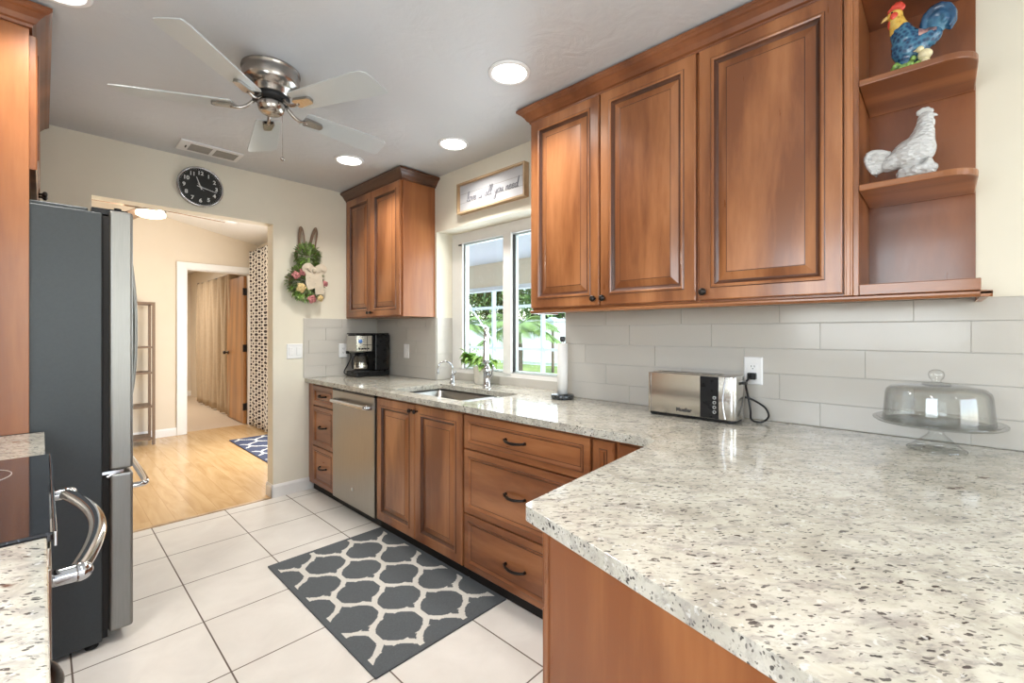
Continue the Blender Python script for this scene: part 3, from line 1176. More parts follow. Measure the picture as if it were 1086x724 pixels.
for k, (x0, x1) in enumerate(((A2, 1.10), (1.106, 1.462))):
    mb = MB().panel((x1, A.y + .0005, .690), (-1, 0, 0), (0, 0, 1), (0, 1, 0), x1 - x0, .160, DRAW_P, DRAW_M)
    d = obj('drawer', mb, ['cherry_h', 'glaze'], t)
    mb = MB().panel((x1, A.y + .0005, .072), (-1, 0, 0), (0, 0, 1), (0, 1, 0), x1 - x0, .608, DOOR_P, DOOR_M)
    d = obj('door', mb, ['cherry_v', 'glaze'], t)

# ------------------------------------------------------------------ countertops


def slab(outer, holes, z0, z1, bev=.006, rc=None):
    bm = bmesh.new()
    eds = []
    for loop in [outer] + holes:
        vs = [bm.verts.new((x, y, z1)) for x, y in loop]
        eds += [bm.edges.new((vs[i], vs[(i + 1) % len(vs)])) for i in range(len(vs))]
    r = bmesh.ops.triangle_fill(bm, use_beauty=True, use_dissolve=False, edges=eds)
    bmesh.ops.recalc_face_normals(bm, faces=bm.faces)
    if sum(f.normal.z for f in bm.faces) < 0:
        bmesh.ops.reverse_faces(bm, faces=bm.faces)
    g = bmesh.ops.extrude_face_region(bm, geom=list(bm.faces))
    nv = [e for e in g['geom'] if isinstance(e, bmesh.types.BMVert)]
    # the extruded copy stays on top, the originals go down
    for v in bm.verts:
        if v not in set(nv):
            pass
    nvs = set(nv)
    for v in bm.verts:
        if v not in nvs:
            v.co.z = z0
    bmesh.ops.recalc_face_normals(bm, faces=bm.faces)
    bm.normal_update()
    ed = [e for e in bm.edges if len(e.link_faces) == 2 and e.calc_face_angle(0) > .9 and abs(e.verts[0].co.z - e.verts[1].co.z) < 1e-4]
    bmesh.ops.bevel(bm, geom=ed, offset=bev, segments=3, profile=.5, affect='EDGES', clamp_overlap=True)
    mb = MB()
    bm.verts.index_update()
    mb.add([tuple(v.co) for v in bm.verts], [tuple(v.index for v in f.verts) for f in bm.faces])
    bm.free()
    return mb


def arc(c, r, a0, a1, n=6):
    return [(c[0] + r * math.cos(a0 + (a1 - a0) * i / n), c[1] + r * math.sin(a0 + (a1 - a0) * i / n)) for i in range(n + 1)]


def corner(p0, p, p1, r, n=6):
    """rounded corner at p between p0 and p1"""
    p0, p, p1 = Vector(p0), Vector(p), Vector(p1)
    a, b = (p0 - p).normalized(), (p1 - p).normalized()
    ang = a.angle(b)
    d = r / math.tan(ang / 2)
    s, e = p + a * d, p + b * d
    out = []
    for i in range(n + 1):
        f = i / n
        q = s * (1 - f) ** 2 + p * 2 * f * (1 - f) + e * f ** 2
        out.append((q.x, q.y))
    return out


P1, P2, P3 = (XCF, .707), (.716, .651), (E1.x + du.x * .58, E1.y + du.y * .58)
outer = [(XR - .001, YF - .001), (XCF, YF - .001)]
outer += corner((XCF, YF), P1, P2, .03)
outer += corner(P1, P2, P3, .022)
outer += [P3, (XR - .001, P3[1]), (XR - .001, WY0 + .001), (XREC - .006, WY0 + .001), (XREC - .006, WY1 - .001), (XR - .001, WY1 - .001)]
SX0, SX1, SY0, SY1 = 1.568, 1.972, 1.820, 2.592
hole = []
for q0, q1, q2 in (((SX0, SY1), (SX0, SY0), (SX1, SY0)), ((SX0, SY0), (SX1, SY0), (SX1, SY1)), ((SX1, SY0), (SX1, SY1), (SX0, SY1)), ((SX1, SY1), (SX0, SY1), (SX0, SY0))):
    hole += corner(q0, q1, q2, .035)
obj('countertop', slab(outer, [hole], CB, CT, .009), 'granite', None, label='speckled cream granite countertop of the sink run and peninsula', cat='countertop')
obj('countertop', MB().box((XL + .001, 1.952, CB), (.006, 2.418, CT)), 'granite', None, .004, label='small granite countertop piece between range and refrigerator panel', cat='countertop')
obj('countertop', MB().box((XL + .001, .15, CB), (.006, 1.170, CT)), 'granite', None, .004, label='granite countertop strip at the lower left before the range', cat='countertop')

# sink
t = thing('sink', 'undermount stainless double-bowl sink set in the granite', 'sink', (1.77, 2.2, .68))


def bowl(y0, y1, zb, ztop):
    mb = MB()
    x0, x1 = SX0 - .004, SX1 + .004
    th = .004
    # inside walls with sloped bottom corners, outside shell
    for (ix, iy, zz) in ((0, 0, 0),):
        pass
    def ringp(d, z, n=5, r=.04):
        a, b_, c_, e_ = (x0 + d, y0 + d), (x1 - d, y0 + d), (x1 - d, y1 - d), (x0 + d, y1 - d)
        out = []
        for q0, q1, q2 in ((e_, a, b_), (a, b_, c_), (b_, c_, e_), (c_, e_, a)):
            out += corner(q0, q1, q2, r, n)
        return [(x, y, z) for x, y in out]
    loops = [ringp(-.018, ztop), ringp(0, ztop), ringp(.004, zb + .03), ringp(.012, zb + .008), ringp(.03, zb), ringp(.10, zb - .003)]
    k = len(loops[0])
    vs = [p for L in loops for p in L]
    fs = []
    for i in range(len(loops) - 1):
        for j in range(k):
            j2 = (j + 1) % k
            fs.append((i * k + j, i * k + j2, (i + 1) * k + j2, (i + 1) * k + j))
    fs.append(tuple((len(loops) - 1) * k + j for j in range(k)))
    mb.add(vs, fs, 0, True)
    return mb


def bowl_obj(y0, y1, zb, ztop):
    o = obj('bowl', bowl(y0, y1, zb, ztop), 'steel_bowl', t)
    md = o.modifiers.new('solid', 'SOLIDIFY')
    md.thickness = .002
    md.offset = -1
    obj('drain', MB().lathe([(.042, zb + .001), (.042, zb + .003), (.030, zb - .0005), (0, zb - .0005)], (1.80, (y0 + y1) / 2, 0), 24), 'chrome', o, recalc=True)


bowl_obj(2.052, SY1 + .004, .690, CB - .001)
bowl_obj(SY0 - .004, 2.018, .690, CB - .001)
obj('divider', MB().box((SX0, 2.030, .80), (SX1, 2.040, .860)), 'steel_bowl', t, .004)


# main faucet
def arcpts(c, r, a0, a1, n, plane='XZ'):
    return [(c[0] + r * math.cos(a0 + (a1 - a0) * i / n), c[1], c[2] + r * math.sin(a0 + (a1 - a0) * i / n)) for i in range(n + 1)]


fx, fy = 2.075, 2.222
t = thing('faucet', 'tall chrome pull-down kitchen faucet in front of the window mullion', 'faucet', (fx, fy, CT))
mb = MB().lathe([(.030, CT), (.030, CT + .008), (.024, CT + .014), (.0235, CT + .095), (.026, CT + .10), (.026, CT + .125), (.020, CT + .135), (.0165, CT + .15)], (fx, fy, 0), 24)
obj('base', mb, 'chrome', t)
dx_, dy_ = -.72, -.69
pts = [(fx, fy, CT + .14), (fx, fy, CT + .30)] + [(fx + dx_ * (.062 - .062 * math.cos(PI * i / 14)), fy + dy_ * (.062 - .062 * math.cos(PI * i / 14)), CT + .335 + .062 * math.sin(PI * i / 14)) for i in range(15)] + [(fx + dx_ * .124, fy + dy_ * .124, CT + .31)]
obj('neck', MB().tube(pts, .0135, 14), 'chrome', t)
mb = MB().lathe([(.0145, CT + .32), (.0165, CT + .305), (.0175, CT + .235), (.0215, CT + .195), (.0215, CT + .172), (.018, CT + .168), (0, CT + .168)], (fx + dx_ * .124, fy + dy_ * .124, 0), 20)
obj('spray_head', mb, 'chrome', t, recalc=True)
mb = MB().cyl((fx, fy, CT + .072), (fx, fy - .038, CT + .072), .016, .015, 16)
mb.tube([(fx, fy - .034, CT + .072), (fx - .004, fy - .052, CT + .086), (fx - .008, fy - .066, CT + .135), (fx - .008, fy - .070, CT + .150)], [.008, .0078, .0065, .006], 10)
obj('lever', mb, 'chrome', t)
# small filtered-water tap
fx, fy = 2.070, 2.585
t = thing('water_tap', 'slim chrome gooseneck water tap left of the potted plant', 'faucet', (fx, fy, CT))
mb = MB().lathe([(.021, CT), (.021, CT + .006), (.014, CT + .012), (.013, CT + .052), (.008, CT + .060)], (fx, fy, 0), 20)
obj('base', mb, 'chrome', t)
pts = [(fx, fy, CT + .05), (fx, fy, CT + .105)]
dx_, dy_ = -.83, .56
for i in range(13):
    q = PI * i / 12
    r_ = .052
    pts.append((fx + dx_ * (r_ - r_ * math.cos(q)), fy + dy_ * (r_ - r_ * math.cos(q)), CT + .105 + r_ * math.sin(q)))
pts.append((fx + dx_ * .105, fy + dy_ * .105, CT + .085))
obj('neck', MB().tube(pts, .0055, 10), 'chrome', t)
obj('nozzle', MB().cyl(pts[-1], (pts[-1][0], pts[-1][1], CT + .068), .0075, .0075, 12), 'chrome', t)
obj('lever', MB().tube([(fx, fy, CT + .045), (fx + .012, fy - .014, CT + .07), (fx + .016, fy - .02, CT + .088)], [.008, .009, .006], 10), 'chrome', t)

# ------------------------------------------------------------------ potted plant
px, py = 2.185, 2.40
t = thing('potted_plant', 'trailing green plant in a cream pot on the window sill', 'plant', (px, py, CT))
mb = MB().lathe([(.040, CT), (.046, CT + .01), (.054, CT + .09), (.057, CT + .118), (.060, CT + .120), (.060, CT + .130), (.054, CT + .130), (.052, CT + .110), (0, CT + .108)], (px, py, 0), 28)
obj('pot', mb, 'pot_ceramic', t)
obj('soil', MB().lathe([(.0525, CT + .112), (.03, CT + .118), (0, CT + .119)], (px, py, 0), 20), 'soil', t)


def leaf(mb, p, d, L, wd, droop=.3, mat=0):
    """a folded pointed leaf from p along d"""
    p, d = Vector(p), Vector(d).normalized()
    s = d.cross(Vector((0, 0, 1)))
    s = s.normalized() if s.length > .05 else Vector((1, 0, 0))
    up = s.cross(d)
    n = 5
    vs = []
    for i in range(n + 1):
        f = i / n
        c = p + d * L * f + Vector((0, 0, -droop * L * f * f))
        wv = wd * (math.sin(PI * min(1, f * 1.0) ** .75)) * .5
        vs += [c + s * wv + up * wv * .35, c, c - s * wv + up * wv * .35]
    fs = []
    for i in range(n):
        a, b = i * 3, (i + 1) * 3
        fs += [(a, a + 1, b + 1, b), (a + 1, a + 2, b + 2, b + 1)]
    mb.add(vs, fs, mat, True)


rs = random.Random(3)
mb, st = MB(), MB()
for k in range(24):
    a = rs.uniform(0, 2 * PI)
    if math.cos(a) > .55:
        a += PI * .7
    R_ = rs.uniform(.05, .15) if abs(math.sin(a)) > .3 else rs.uniform(.03, .08)
    top = Vector((px + R_ * math.cos(a) * .55, py + R_ * math.sin(a) * 1.15, CT + .13 + rs.uniform(.0, .11)))
    p0 = Vector((px + .015 * math.cos(a), py + .015 * math.sin(a), CT + .115))
    mid = (p0 + top) / 2 + Vector((0, 0, .05))
    st.tube([p0, mid, top], [.0025, .002, .0015], 5)
    for j in range(4):
        q = p0.lerp(top, .55 + .45 * j / 3) + Vector((0, 0, .028 * (1 - j / 3)))
        dd = Vector((math.cos(a) * .6 + rs.uniform(-.6, .4), math.sin(a) + rs.uniform(-.7, .7), rs.uniform(-.35, .35)))
        leaf(mb, q, dd, rs.uniform(.05, .075), rs.uniform(.034, .05), .5)
obj('leaves', mb, 'leaf_green', t)
obj('stems', st, 'leaf_green', t)

# ------------------------------------------------------------------ paper towel
cx, cy = 2.005, 1.530
t = thing('paper_towel_holder', 'dark stone paper towel holder standing by the window edge', 'paper towel holder', (cx, cy, CT))
obj('base', MB().lathe([(.060, CT), (.064, CT + .004), (.065, CT + .020), (.061, CT + .026), (.02, CT + .027), (0, CT + .027)], (cx, cy, 0), 36), 'granite_black', t)
obj('rod', MB().cyl((cx, cy, CT + .026), (cx, cy, CT + .325), .006, .006, 12), 'chrome', t)
obj('finial', MB().lathe([(.007, CT + .316), (.014, CT + .320), (.0155, CT + .330), (.0155, CT + .341), (.012, CT + .346), (0, CT + .347)], (cx, cy, 0), 20), 'granite_black', t)
mb = MB().lathe([(.0095, CT + .029), (.029, CT + .028), (.0295, CT + .308), (.0095, CT + .308)], (cx, cy, 0), 32, closed=True)
obj('paper_towel_roll', mb, 'paper', None, label='nearly used-up white paper towel roll on the stone holder', cat='paper towel')

# ------------------------------------------------------------------ coffee maker (profile seen from the kitchen)
x0, x1, y0, y1 = 1.775, 2.080, 3.455, 3.640
t = thing('coffee_maker', 'black and silver drip coffee maker in the far corner of the counter', 'coffee maker', ((x0 + x1) / 2, (y0 + y1) / 2, CT))
obj('base', MB().box((x0, y0, CT), (x1, y1, CT + .045)), 'black_plastic', t, .008)
obj('warming_plate', MB().lathe([(.072, CT + .0455), (.072, CT + .050), (0, CT + .0505)], (1.858, 3.547, 0), 28), 'black_matte', t)
obj('water_tank', MB().box((1.945, y0 + .004, CT + .0455), (x1, y1 - .004, CT + .352)), 'black_plastic', t, .008)
obj('water_window', MB().box((2.045, y0 + .0005, CT + .07), (2.074, y0 + .0045, CT + .325)), 'carafe_glass', t)
obj('brew_head', MB().box((x0 + .004, y0 + .012, CT + .208), (1.9445, y1 - .012, CT + .352)), 'black_plastic', t, .012)
mb = MB().box((x0 + .0005, y0 + .008, CT + .212), (1.915, y0 + .0145, CT + .340)).box((x0 - .0015, y0 + .008, CT + .212), (x0 + .0045, y1 - .008, CT + .340))
o = obj('control_panel', mb, 'toaster_steel', t)
obj('dial', MB().lathe([(.017, y0 + .008), (.016, y0 + .001), (0, y0)], (x0 + .036, 0, CT + .295), 20, axis='Y'), 'blue_dial', o, recalc=True)
mb = MB()
for k in range(4):
    mb.box((x0 + .018 + k * .026, y0 + .005, CT + .228), (x0 + .036 + k * .026, y0 + .0082, CT + .240))
mb.box((x0 + .060, y0 + .0062, CT + .262), (1.913, y0 + .0082, CT + .266)).box((1.872, y0 + .0062, CT + .214), (1.875, y0 + .0082, CT + .338))
obj('buttons', mb, 'black_plastic', o)
obj('lid', MB().box((x0 + .002, y0 + .006, CT + .3525), (x1 - .004, y1 - .006, CT + .362)), 'black_plastic', t, .004)
mb = MB().lathe([(.045, CT + .052), (.064, CT + .062), (.069, CT + .095), (.062, CT + .150), (.048, CT + .178), (.050, CT + .186)], (1.858, 3.547, 0), 32)
cf = obj('carafe', mb, 'carafe_glass', t)
obj('carafe_band', MB().lathe([(.0505, CT + .170), (.0525, CT + .172), (.0525, CT + .188), (.045, CT + .196), (0, CT + .199)], (1.858, 3.547, 0), 28), 'black_plastic', cf)
hp = [(1.808, 3.525, CT + .184), (1.783, 3.512, CT + .184), (1.768, 3.505, CT + .160), (1.762, 3.503, CT + .11), (1.768, 3.505, CT + .07)]
obj('carafe_handle', MB().tube(hp, [.010, .011, .011, .010, .008], 8), 'black_plastic', cf)
obj('coffee_band', MB().lathe([(.0655, CT + .066), (.0700, CT + .092), (.0640, CT + .118)], (1.858, 3.547, 0), 28), 'toaster_steel', cf)
pw = [(1.812, YF - .020, 1.098), (1.822, YF - .05, 1.09), (1.825, YF - .055, 1.05), (1.805, YF - .04, .99), (1.775, YF - .04, .935), (1.79, YF - .055, .912), (1.84, YF - .06, .906), (1.90, 3.642, .910)]


obj('power_cord', MB().tube(smooth_path(pw), .0042, 8), 'black_plastic', t)
obj('plug', MB().box((1.800, YF - .038, 1.086), (1.824, YF - .0145, 1.110)), 'black_plastic', t, .003)

# ------------------------------------------------------------------ toaster
x0, x1, y0, y1 = 1.905, 2.018, .592, .970
z0, z1 = CT, 1.090
t = thing('toaster', 'long brushed steel toaster with black control strip on the granite', 'toaster', ((x0 + x1) / 2, (y0 + y1) / 2, z0))
r_ = .022
poly = []
for q0, q1, q2 in (((x0, y1), (x0, y0), (x1, y0)), ((x0, y0), (x1, y0), (x1, y1)), ((x1, y0), (x1, y1), (x0, y1)), ((x1, y1), (x0, y1), (x0, y0))):
    poly += corner(q0, q1, q2, r_ if q1[1] == y0 else .012, 6)
obj('shell', MB().prism(poly, z0 + .014, z1, 0, True), 'toaster_steel', t, .003, recalc=True)
ip = [(x + (.006 if x < 1.96 else -.006), y + (.006 if y < .78 else -.006)) for x, y in poly]
obj('plinth', MB().prism(ip, z0 + .006, z0 + .0138), 'black_plastic', t, recalc=True)
for fx in (x0 + .020, x1 - .020):
    for fy in (y0 + .028, y1 - .022):
        obj('foot', MB().lathe([(.013, z0), (.015, z0 + .0058)], (fx, fy, 0), 14), 'rubber', t)
obj('slot', MB().box((x0 + .034, .675, z1 + .0002), (x1 - .034, .945, z1 + .0012)), 'black_matte', t)
obj('slot_rim', MB().box((x0 + .026, .665, z1 + .0002), (x0 + .033, .955, z1 + .004)).box((x1 - .033, .665, z1 + .0002), (x1 - .026, .955, z1 + .004)), 'toaster_steel', t, .001)
cp = obj('control_strip', MB().box((x0 - .0015, .659, z0 + .016), (x0 + .0005, .733, z1 - .003)), 'black_plastic', t)
mb = MB()
for k in range(4):
    mb.lathe([(.0065, -.0008), (.0065, .001), (.0048, .0014), (.0048, -.0008)], (x0 - .0022, .675, z0 + .043 + k * .0195), 14, axis='X', closed=True)
obj('buttons', mb, 'silver_ink', cp, recalc=True)
obj('end_band', MB().box((x0 - .0012, .952, z0 + .016), (x0 + .001, .956, z1 - .002)), 'chrome', t)
obj('chrome_curve', MB().tube([(x0 - .0005, .634, z0 + .018), (x0 - .001, .641, z0 + .06), (x0 - .001, .643, z0 + .095), (x0 - .001, .640, z0 + .14), (x0 - .0005, .632, z1 - .003)], .0032, 8), 'chrome', t)
lv = MB().box((x1 - .045, y0 - .016, z1 - .034), (x1 - .020, y0 - .0005, z1 - .022))
obj('lever', lv, 'black_plastic', t, .002)
obj('logo', text_mb('Mueller', .022, .0003, (x0 - .0006, .803, z0 + .036), (0, -1, 0), (0, 0, 1), (-1, 0, 0), weight=.0009), 'logo_dark', t)
pw = [(XR - .034, .583, 1.083), (XR - .05, .590, 1.075), (XR - .055, .60, 1.05), (2.035, .585, 1.0), (2.03, .575, .945), (2.00, .562, .913), (2.02, .53, .906), (2.06, .515, .925), (2.062, .53, .96), (2.04, .57, .99), (2.02, .592, 1.00)]
obj('power_cord', MB().tube(smooth_path(pw), .0042, 8), 'black_plastic', t)
obj('plug', MB().box((XR - .040, .568, 1.070), (XR - .0145, .600, 1.098)), 'black_plastic', t, .003)

# ------------------------------------------------------------------ cake stand and dome
cx, cy = 1.945, .014
t = thing('cake_stand', 'clear glass pedestal cake stand under the dome on the peninsula', 'cake stand', (cx, cy, CT))
pz = .984
mb = MB().lathe([(.070, CT), (.072, CT + .004), (.060, CT + .012), (.040, CT + .030), (.020, CT + .050), (.017, CT + .062), (.022, CT + .070), (.045, pz - .004)], (cx, cy, 0), 40)
obj('pedestal', mb, 'plate_glass', t)
mb = MB().lathe([(0, pz - .005), (.120, pz - .005), (.148, pz - .001), (.156, pz + .004), (.157, pz + .010), (.152, pz + .013), (.146, pz + .010), (.140, pz + .004), (0, pz + .003)], (cx, cy, 0), 48)
obj('plate', mb, 'plate_glass', t)
t = thing('cake_dome', 'clear glass dome with round knob resting on the cake stand', 'cake dome', (cx, cy, pz + .004))
dz = pz + .0045
mb = MB().lathe([(.130, dz), (.132, dz + .004), (.129, dz + .03), (.125, dz + .085), (.121, dz + .098), (.110, dz + .108), (.080, dz + .114), (.030, dz + .117), (0, dz + .118)], (cx, cy, 0), 56)
mb.lathe([(.127, dz), (.1255, dz + .03), (.1215, dz + .083), (.117, dz + .095), (.107, dz + .104), (.080, dz + .110), (0, dz + .113)], (cx, cy, 0), 56)
obj('shell', mb, 'clear_glass', t)
mb = MB().lathe([(.036, dz + .1185), (.032, dz + .122), (.013, dz + .125), (.011, dz + .130), (.017, dz + .137), (.020, dz + .148), (.017, dz + .158), (.008, dz + .164), (0, dz + .165)], (cx, cy, 0), 28)
obj('knob', mb, 'clear_glass', t)


# ------------------------------------------------------------------ outlets and switches
def plate_parts(t, o, u, n, kind, mat='white_plastic'):
    z = (0, 0, 1)
    wd = .122 if kind == 'double' else .074
    mb = MB().panel(Vector(o) - Vector(u) * wd / 2 - Vector((0, 0, .059)), u, z, n, wd, .118, [(0, .003), (.004, .006)])
    obj('plate', mb, mat, t)
    o = Vector(o)
    if kind == 'double':
        for s in (-.029, .029):
            mb = MB().panel(o + Vector(u) * (s - .0165) - Vector((0, 0, .033)), u, z, n, .033, .066, [(0, .0065), (.002, .009)])
            obj('rocker', mb, mat, t)
    elif kind == 'rocker':
        mb = MB().panel(o - Vector(u) * .0165 - Vector((0, 0, .033)), u, z, n, .033, .066, [(0, .0065), (.002, .009)])
        obj('rocker', mb, mat, t)
    else:
        mb = MB().panel(o - Vector(u) * .0165 - Vector((0, 0, .033)), u, z, n, .033, .066, [(0, .0065), (.001, .0075)])
        ob = obj('receptacle', mb, mat, t)
        mb = MB()
        for zc in (.017, -.017):
            for s in (-.006, .006):
                mb.obox(o + Vector((0, 0, zc)), u, z, n, (s - .0012, -.002, .0076), (s + .0012, .006, .0080))
            mb.obox(o + Vector((0, 0, zc)), u, z, n, (-.002, -.010, .0076), (.002, -.006, .0080))
        obj('slots', mb, 'black_matte', ob, recalc=True)


t = thing('light_switch', 'white double rocker switch plate on the cream wall below the wreath', 'switch', (1.382, YF, 1.06))
plate_parts(t, (1.385, YF - .0002, 1.119), (1, 0, 0), (0, -1, 0), 'double')
t = thing('wall_outlet', 'white outlet plate on the far tile with the coffee maker plugged in', 'outlet', (1.78, YF - .008, 1.05))
plate_parts(t, (1.780, YF - .0075, 1.114), (1, 0, 0), (0, -1, 0), 'outlet')
t = thing('light_switch', 'white single rocker switch plate on the tile right of the coffee maker', 'switch', (XR - .008, 3.23, 1.05))
plate_parts(t, (XR - .0075, 3.228, 1.114), (0, -1, 0), (-1, 0, 0), 'rocker')
t = thing('wall_outlet', 'white outlet plate on the tile above the right end of the toaster', 'outlet', (XR - .008, .584, 1.05))
plate_parts(t, (XR - .0075, .584, 1.106), (0, -1, 0), (-1, 0, 0), 'outlet')


# ------------------------------------------------------------------ rooster figurines
def remeshed(name, mb, mats, parent, voxel, smooth_it=6, remove=True):
    me = bpy.data.meshes.new('tmp')
    me.from_pydata([tuple(p) for p in mb.v], [], mb.f)
    ob = bpy.data.objects.new('tmp', me)
    C.objects.link(ob)
    md = ob.modifiers.new('r', 'REMESH')
    md.mode = 'VOXEL'
    md.voxel_size = voxel
    sm = ob.modifiers.new('s', 'SMOOTH')
    sm.iterations = smooth_it
    sm.factor = .5
    dg = bpy.context.evaluated_depsgraph_get()
    me2 = bpy.data.meshes.new_from_object(ob.evaluated_get(dg))
    r = MB()
    r.add([tuple(v.co) for v in me2.vertices], [tuple(p.vertices) for p in me2.polygons], 0, True)
    bpy.data.objects.remove(ob)
    bpy.data.meshes.remove(me)
    bpy.data.meshes.remove(me2)
    return obj(name, r, mats, parent)


def eul(x, y, z):
    from mathutils import Euler
    return Euler((x, y, z))


# painted rooster: local axes, head toward +y, origin on the shelf
t = thing('rooster_figurine', 'painted rooster figurine with blue body and yellow neck on the top shelf', 'figurine', (1.865, .062, 2.075), local=True)
t.scale = (.80, .80, .82)
mb = MB()
mb.ball((0, .012, .098), (.044, .060, .062), 20, 14, rot=eul(.35, 0, 0))
mb.ball((0, .032, .110), (.040, .040, .056), 18, 12)
mb.ball((0, -.030, .108), (.036, .052, .036), 18, 12, rot=eul(-.35, 0, 0))
mb.tube([(0, .022, .12), (0, .040, .165), (0, .050, .20), (0, .054, .228)], [.046, .036, .027, .021], 16)
mb.ball((0, .058, .238), (.0215, .026, .022), 16, 12)
mb.ball((0, .022, .045), (.030, .030, .040), 14, 10)
remeshed('body', mb, 'rooster_glaze', t, .0045, 5)
mb = MB()
for k in range(9):
    a = k / 8
    sx = -.022 + .044 * ((k * 4) % 9) / 8
    R_ = .030 + .042 * a
    pts = []
    for i in range(9):
        q = math.radians(205 - 250 * i / 8)
        pts.append((sx * (.3 + .7 * i / 8), -.062 + R_ * math.cos(q) * -.62 - .004, .158 + R_ * math.sin(q) * .80))
    mb.tube(pts, [.007, .011, .013, .013, .013, .012, .011, .009, .005], 8)
mb.ball((0, -.062, .160), (.022, .034, .048), 14, 10)
mb.tube([(0, -.035, .115), (0, -.055, .135)], [.026, .022], 12)
remeshed('tail', mb, 'tail_glaze', t, .004, 2)
mb = MB()
for k, (yy, zz, rr) in enumerate(((.074, .258, .009), (.064, .268, .011), (.053, .273, .012), (.042, .272, .011), (.034, .262, .009))):
    mb.ball((0, yy, zz), (.0065, rr * .9, rr * 1.3), 10, 8)
mb.ball((0, .055, .256), (.007, .026, .011), 12, 8)
remeshed('comb', mb, 'comb_red', t, .0025, 2)
mb = MB().ball((-.004, .071, .208), (.007, .010, .017), 12, 8).ball((.006, .071, .208), (.007, .010, .017), 12, 8).ball((-.0185, .060, .230), (.006, .013, .014), 12, 8)
obj('wattle', mb, 'comb_red', t)
obj('beak', MB().tube([(0, .078, .240), (0, .090, .236), (0, .101, .228)], [.009, .0065, .001], 10), 'beak_yellow', t)
obj('eye', MB().ball((-.0205, .066, .243), .0036, 10, 8), 'black_plastic', t)
mb = MB()
rs = random.Random(5)
for k in range(26):
    a = 2 * PI * k / 26
    mb.ball((.034 * math.cos(a) * rs.uniform(.7, 1), .012 + .050 * math.sin(a) * rs.uniform(.7, 1), rs.uniform(.010, .040)), (rs.uniform(.010, .016),) * 3, 8, 6)
mb.ball((0, .012, .012), (.040, .056, .016), 14, 8)
for v_i, p in enumerate(mb.v):
    mb.v[v_i] = (p[0], p[1], max(p[2], 0.0005))
obj('foliage_base', mb, 'base_green', t)
mb = MB().ball((-.030, -.030, .040), (.018, .022, .020), 12, 8).ball((-.034, -.016, .062), (.012, .012, .012), 12, 8).tube([(-.036, -.006, .062), (-.037, .002, .060)], [.004, .001], 6).ball((-.03, -.03, .016), (.012, .014, .016), 10, 6)
obj('chick', mb, 'chick_cream', t)

# white rooster: head toward -y
t = thing('rooster_figurine', 'glazed white rooster figurine on the middle shelf', 'figurine', (1.865, .074, 1.742), local=True)
t.scale = (.80, .80, .80)
mb = MB()
mb.ball((0, -.008, .105), (.046, .070, .058), 20, 14, rot=eul(-.45, 0, 0))
mb.ball((0, -.036, .112), (.043, .042, .058), 18, 12)
mb.ball((0, .040, .088), (.034, .058, .034), 18, 12, rot=eul(-.5, 0, 0))
mb.tube([(0, -.030, .135), (0, -.040, .175), (0, -.044, .205), (0, -.044, .228)], [.046, .034, .026, .022], 16)
mb.ball((0, -.047, .230), (.0205, .025, .022), 16, 12)
mb.ball((0, -.010, .048), (.028, .034, .038), 14, 10)
remeshed('body', mb, 'white_rooster', t, .0045, 4)
mb = MB()
for k in range(8):
    a = k / 7
    sx = -.022 + .044 * ((k * 3) % 8) / 7
    L = .6 + .4 * math.sin(PI * a)
    pts = []
    for i in range(7):
        f = i / 6
        pts.append((sx * (.4 + .6 * f), .055 + (.068 + .006 * math.cos(k)) * math.sin(f * PI * .75) * (1.05 - .2 * a), .118 - .022 * a + .030 * (1 - a) * math.sin(f * PI) - (.075 - .02 * a) * f * f))
    mb.tube(pts, [.010, .013, .014, .014, .013, .011, .006], 8, flat=.7)
mb.ball((0, .092, .088), (.022, .036, .040), 14, 10)
remeshed('tail', mb, 'white_rooster', t, .004, 2)
mb = MB()
for yy, zz, rr in ((-.060, .250, .010), (-.050, .258, .011), (-.039, .259, .011), (-.028, .254, .010)):
    mb.ball((0, yy, zz), (.007, rr, rr * 1.05), 10, 8)
mb.ball((0, -.044, .247), (.008, .026, .009), 12, 8)
remeshed('comb', mb, 'porcelain', t, .0025, 2)
obj('wattle', MB().ball((-.006, -.064, .205), (.007, .009, .016), 12, 8).ball((.006, -.064, .205), (.007, .009, .016), 12, 8), 'porcelain', t)
obj('beak', MB().tube([(0, -.066, .233), (0, -.074, .231), (0, -.080, .227)], [.008, .005, .001], 10), 'porcelain', t)
mb = MB()
rs = random.Random(9)
for k in range(18):
    a = 2 * PI * k / 18
    mb.ball((.032 * math.cos(a), -.020 + .046 * math.sin(a), rs.uniform(.012, .045)), (rs.uniform(.013, .02),) * 3, 10, 6)
mb.ball((-.02, -.055, .045), (.018, .016, .026), 10, 8)
mb.ball((0, -.015, .014), (.040, .058, .018), 14, 8)
for v_i, p in enumerate(mb.v):
    mb.v[v_i] = (p[0], p[1], max(p[2], 0.0005))
remeshed('rock_base', mb, 'white_rooster', t, .005, 2)

# ------------------------------------------------------------------ sign over the window
y0, y1, z0, z1 = 1.872, 2.530, 2.118, 2.334
t = thing('wall_sign', 'framed white script sign above the sink window', 'sign', (XR, 2.2, z0))
fr = MB()
fw = .012
for a, b in (((XR - .045, y0, z0), (XR - .001, y0 + fw, z1)), ((XR - .045, y1 - fw, z0), (XR - .001, y1, z1)), ((XR - .045, y0 + fw, z0), (XR - .001, y1 - fw, z0 + fw)), ((XR - .045, y0 + fw, z1 - fw), (XR - .001, y1 - fw, z1))):
    fr.box(a, b)
obj('frame', fr, 'pale_frame', t)
obj('board', MB().box((XR - .022, y0 + fw, z0 + fw), (XR - .001, y1 - fw, z1 - fw)), 'sign_board', t)
mb = MB()
for k in (1, 2):
    zz = z0 + fw + (z1 - z0 - 2 * fw) * k / 3
    mb.box((XR - .0226, y0 + fw, zz - .0012), (XR - .0219, y1 - fw, zz + .0012))
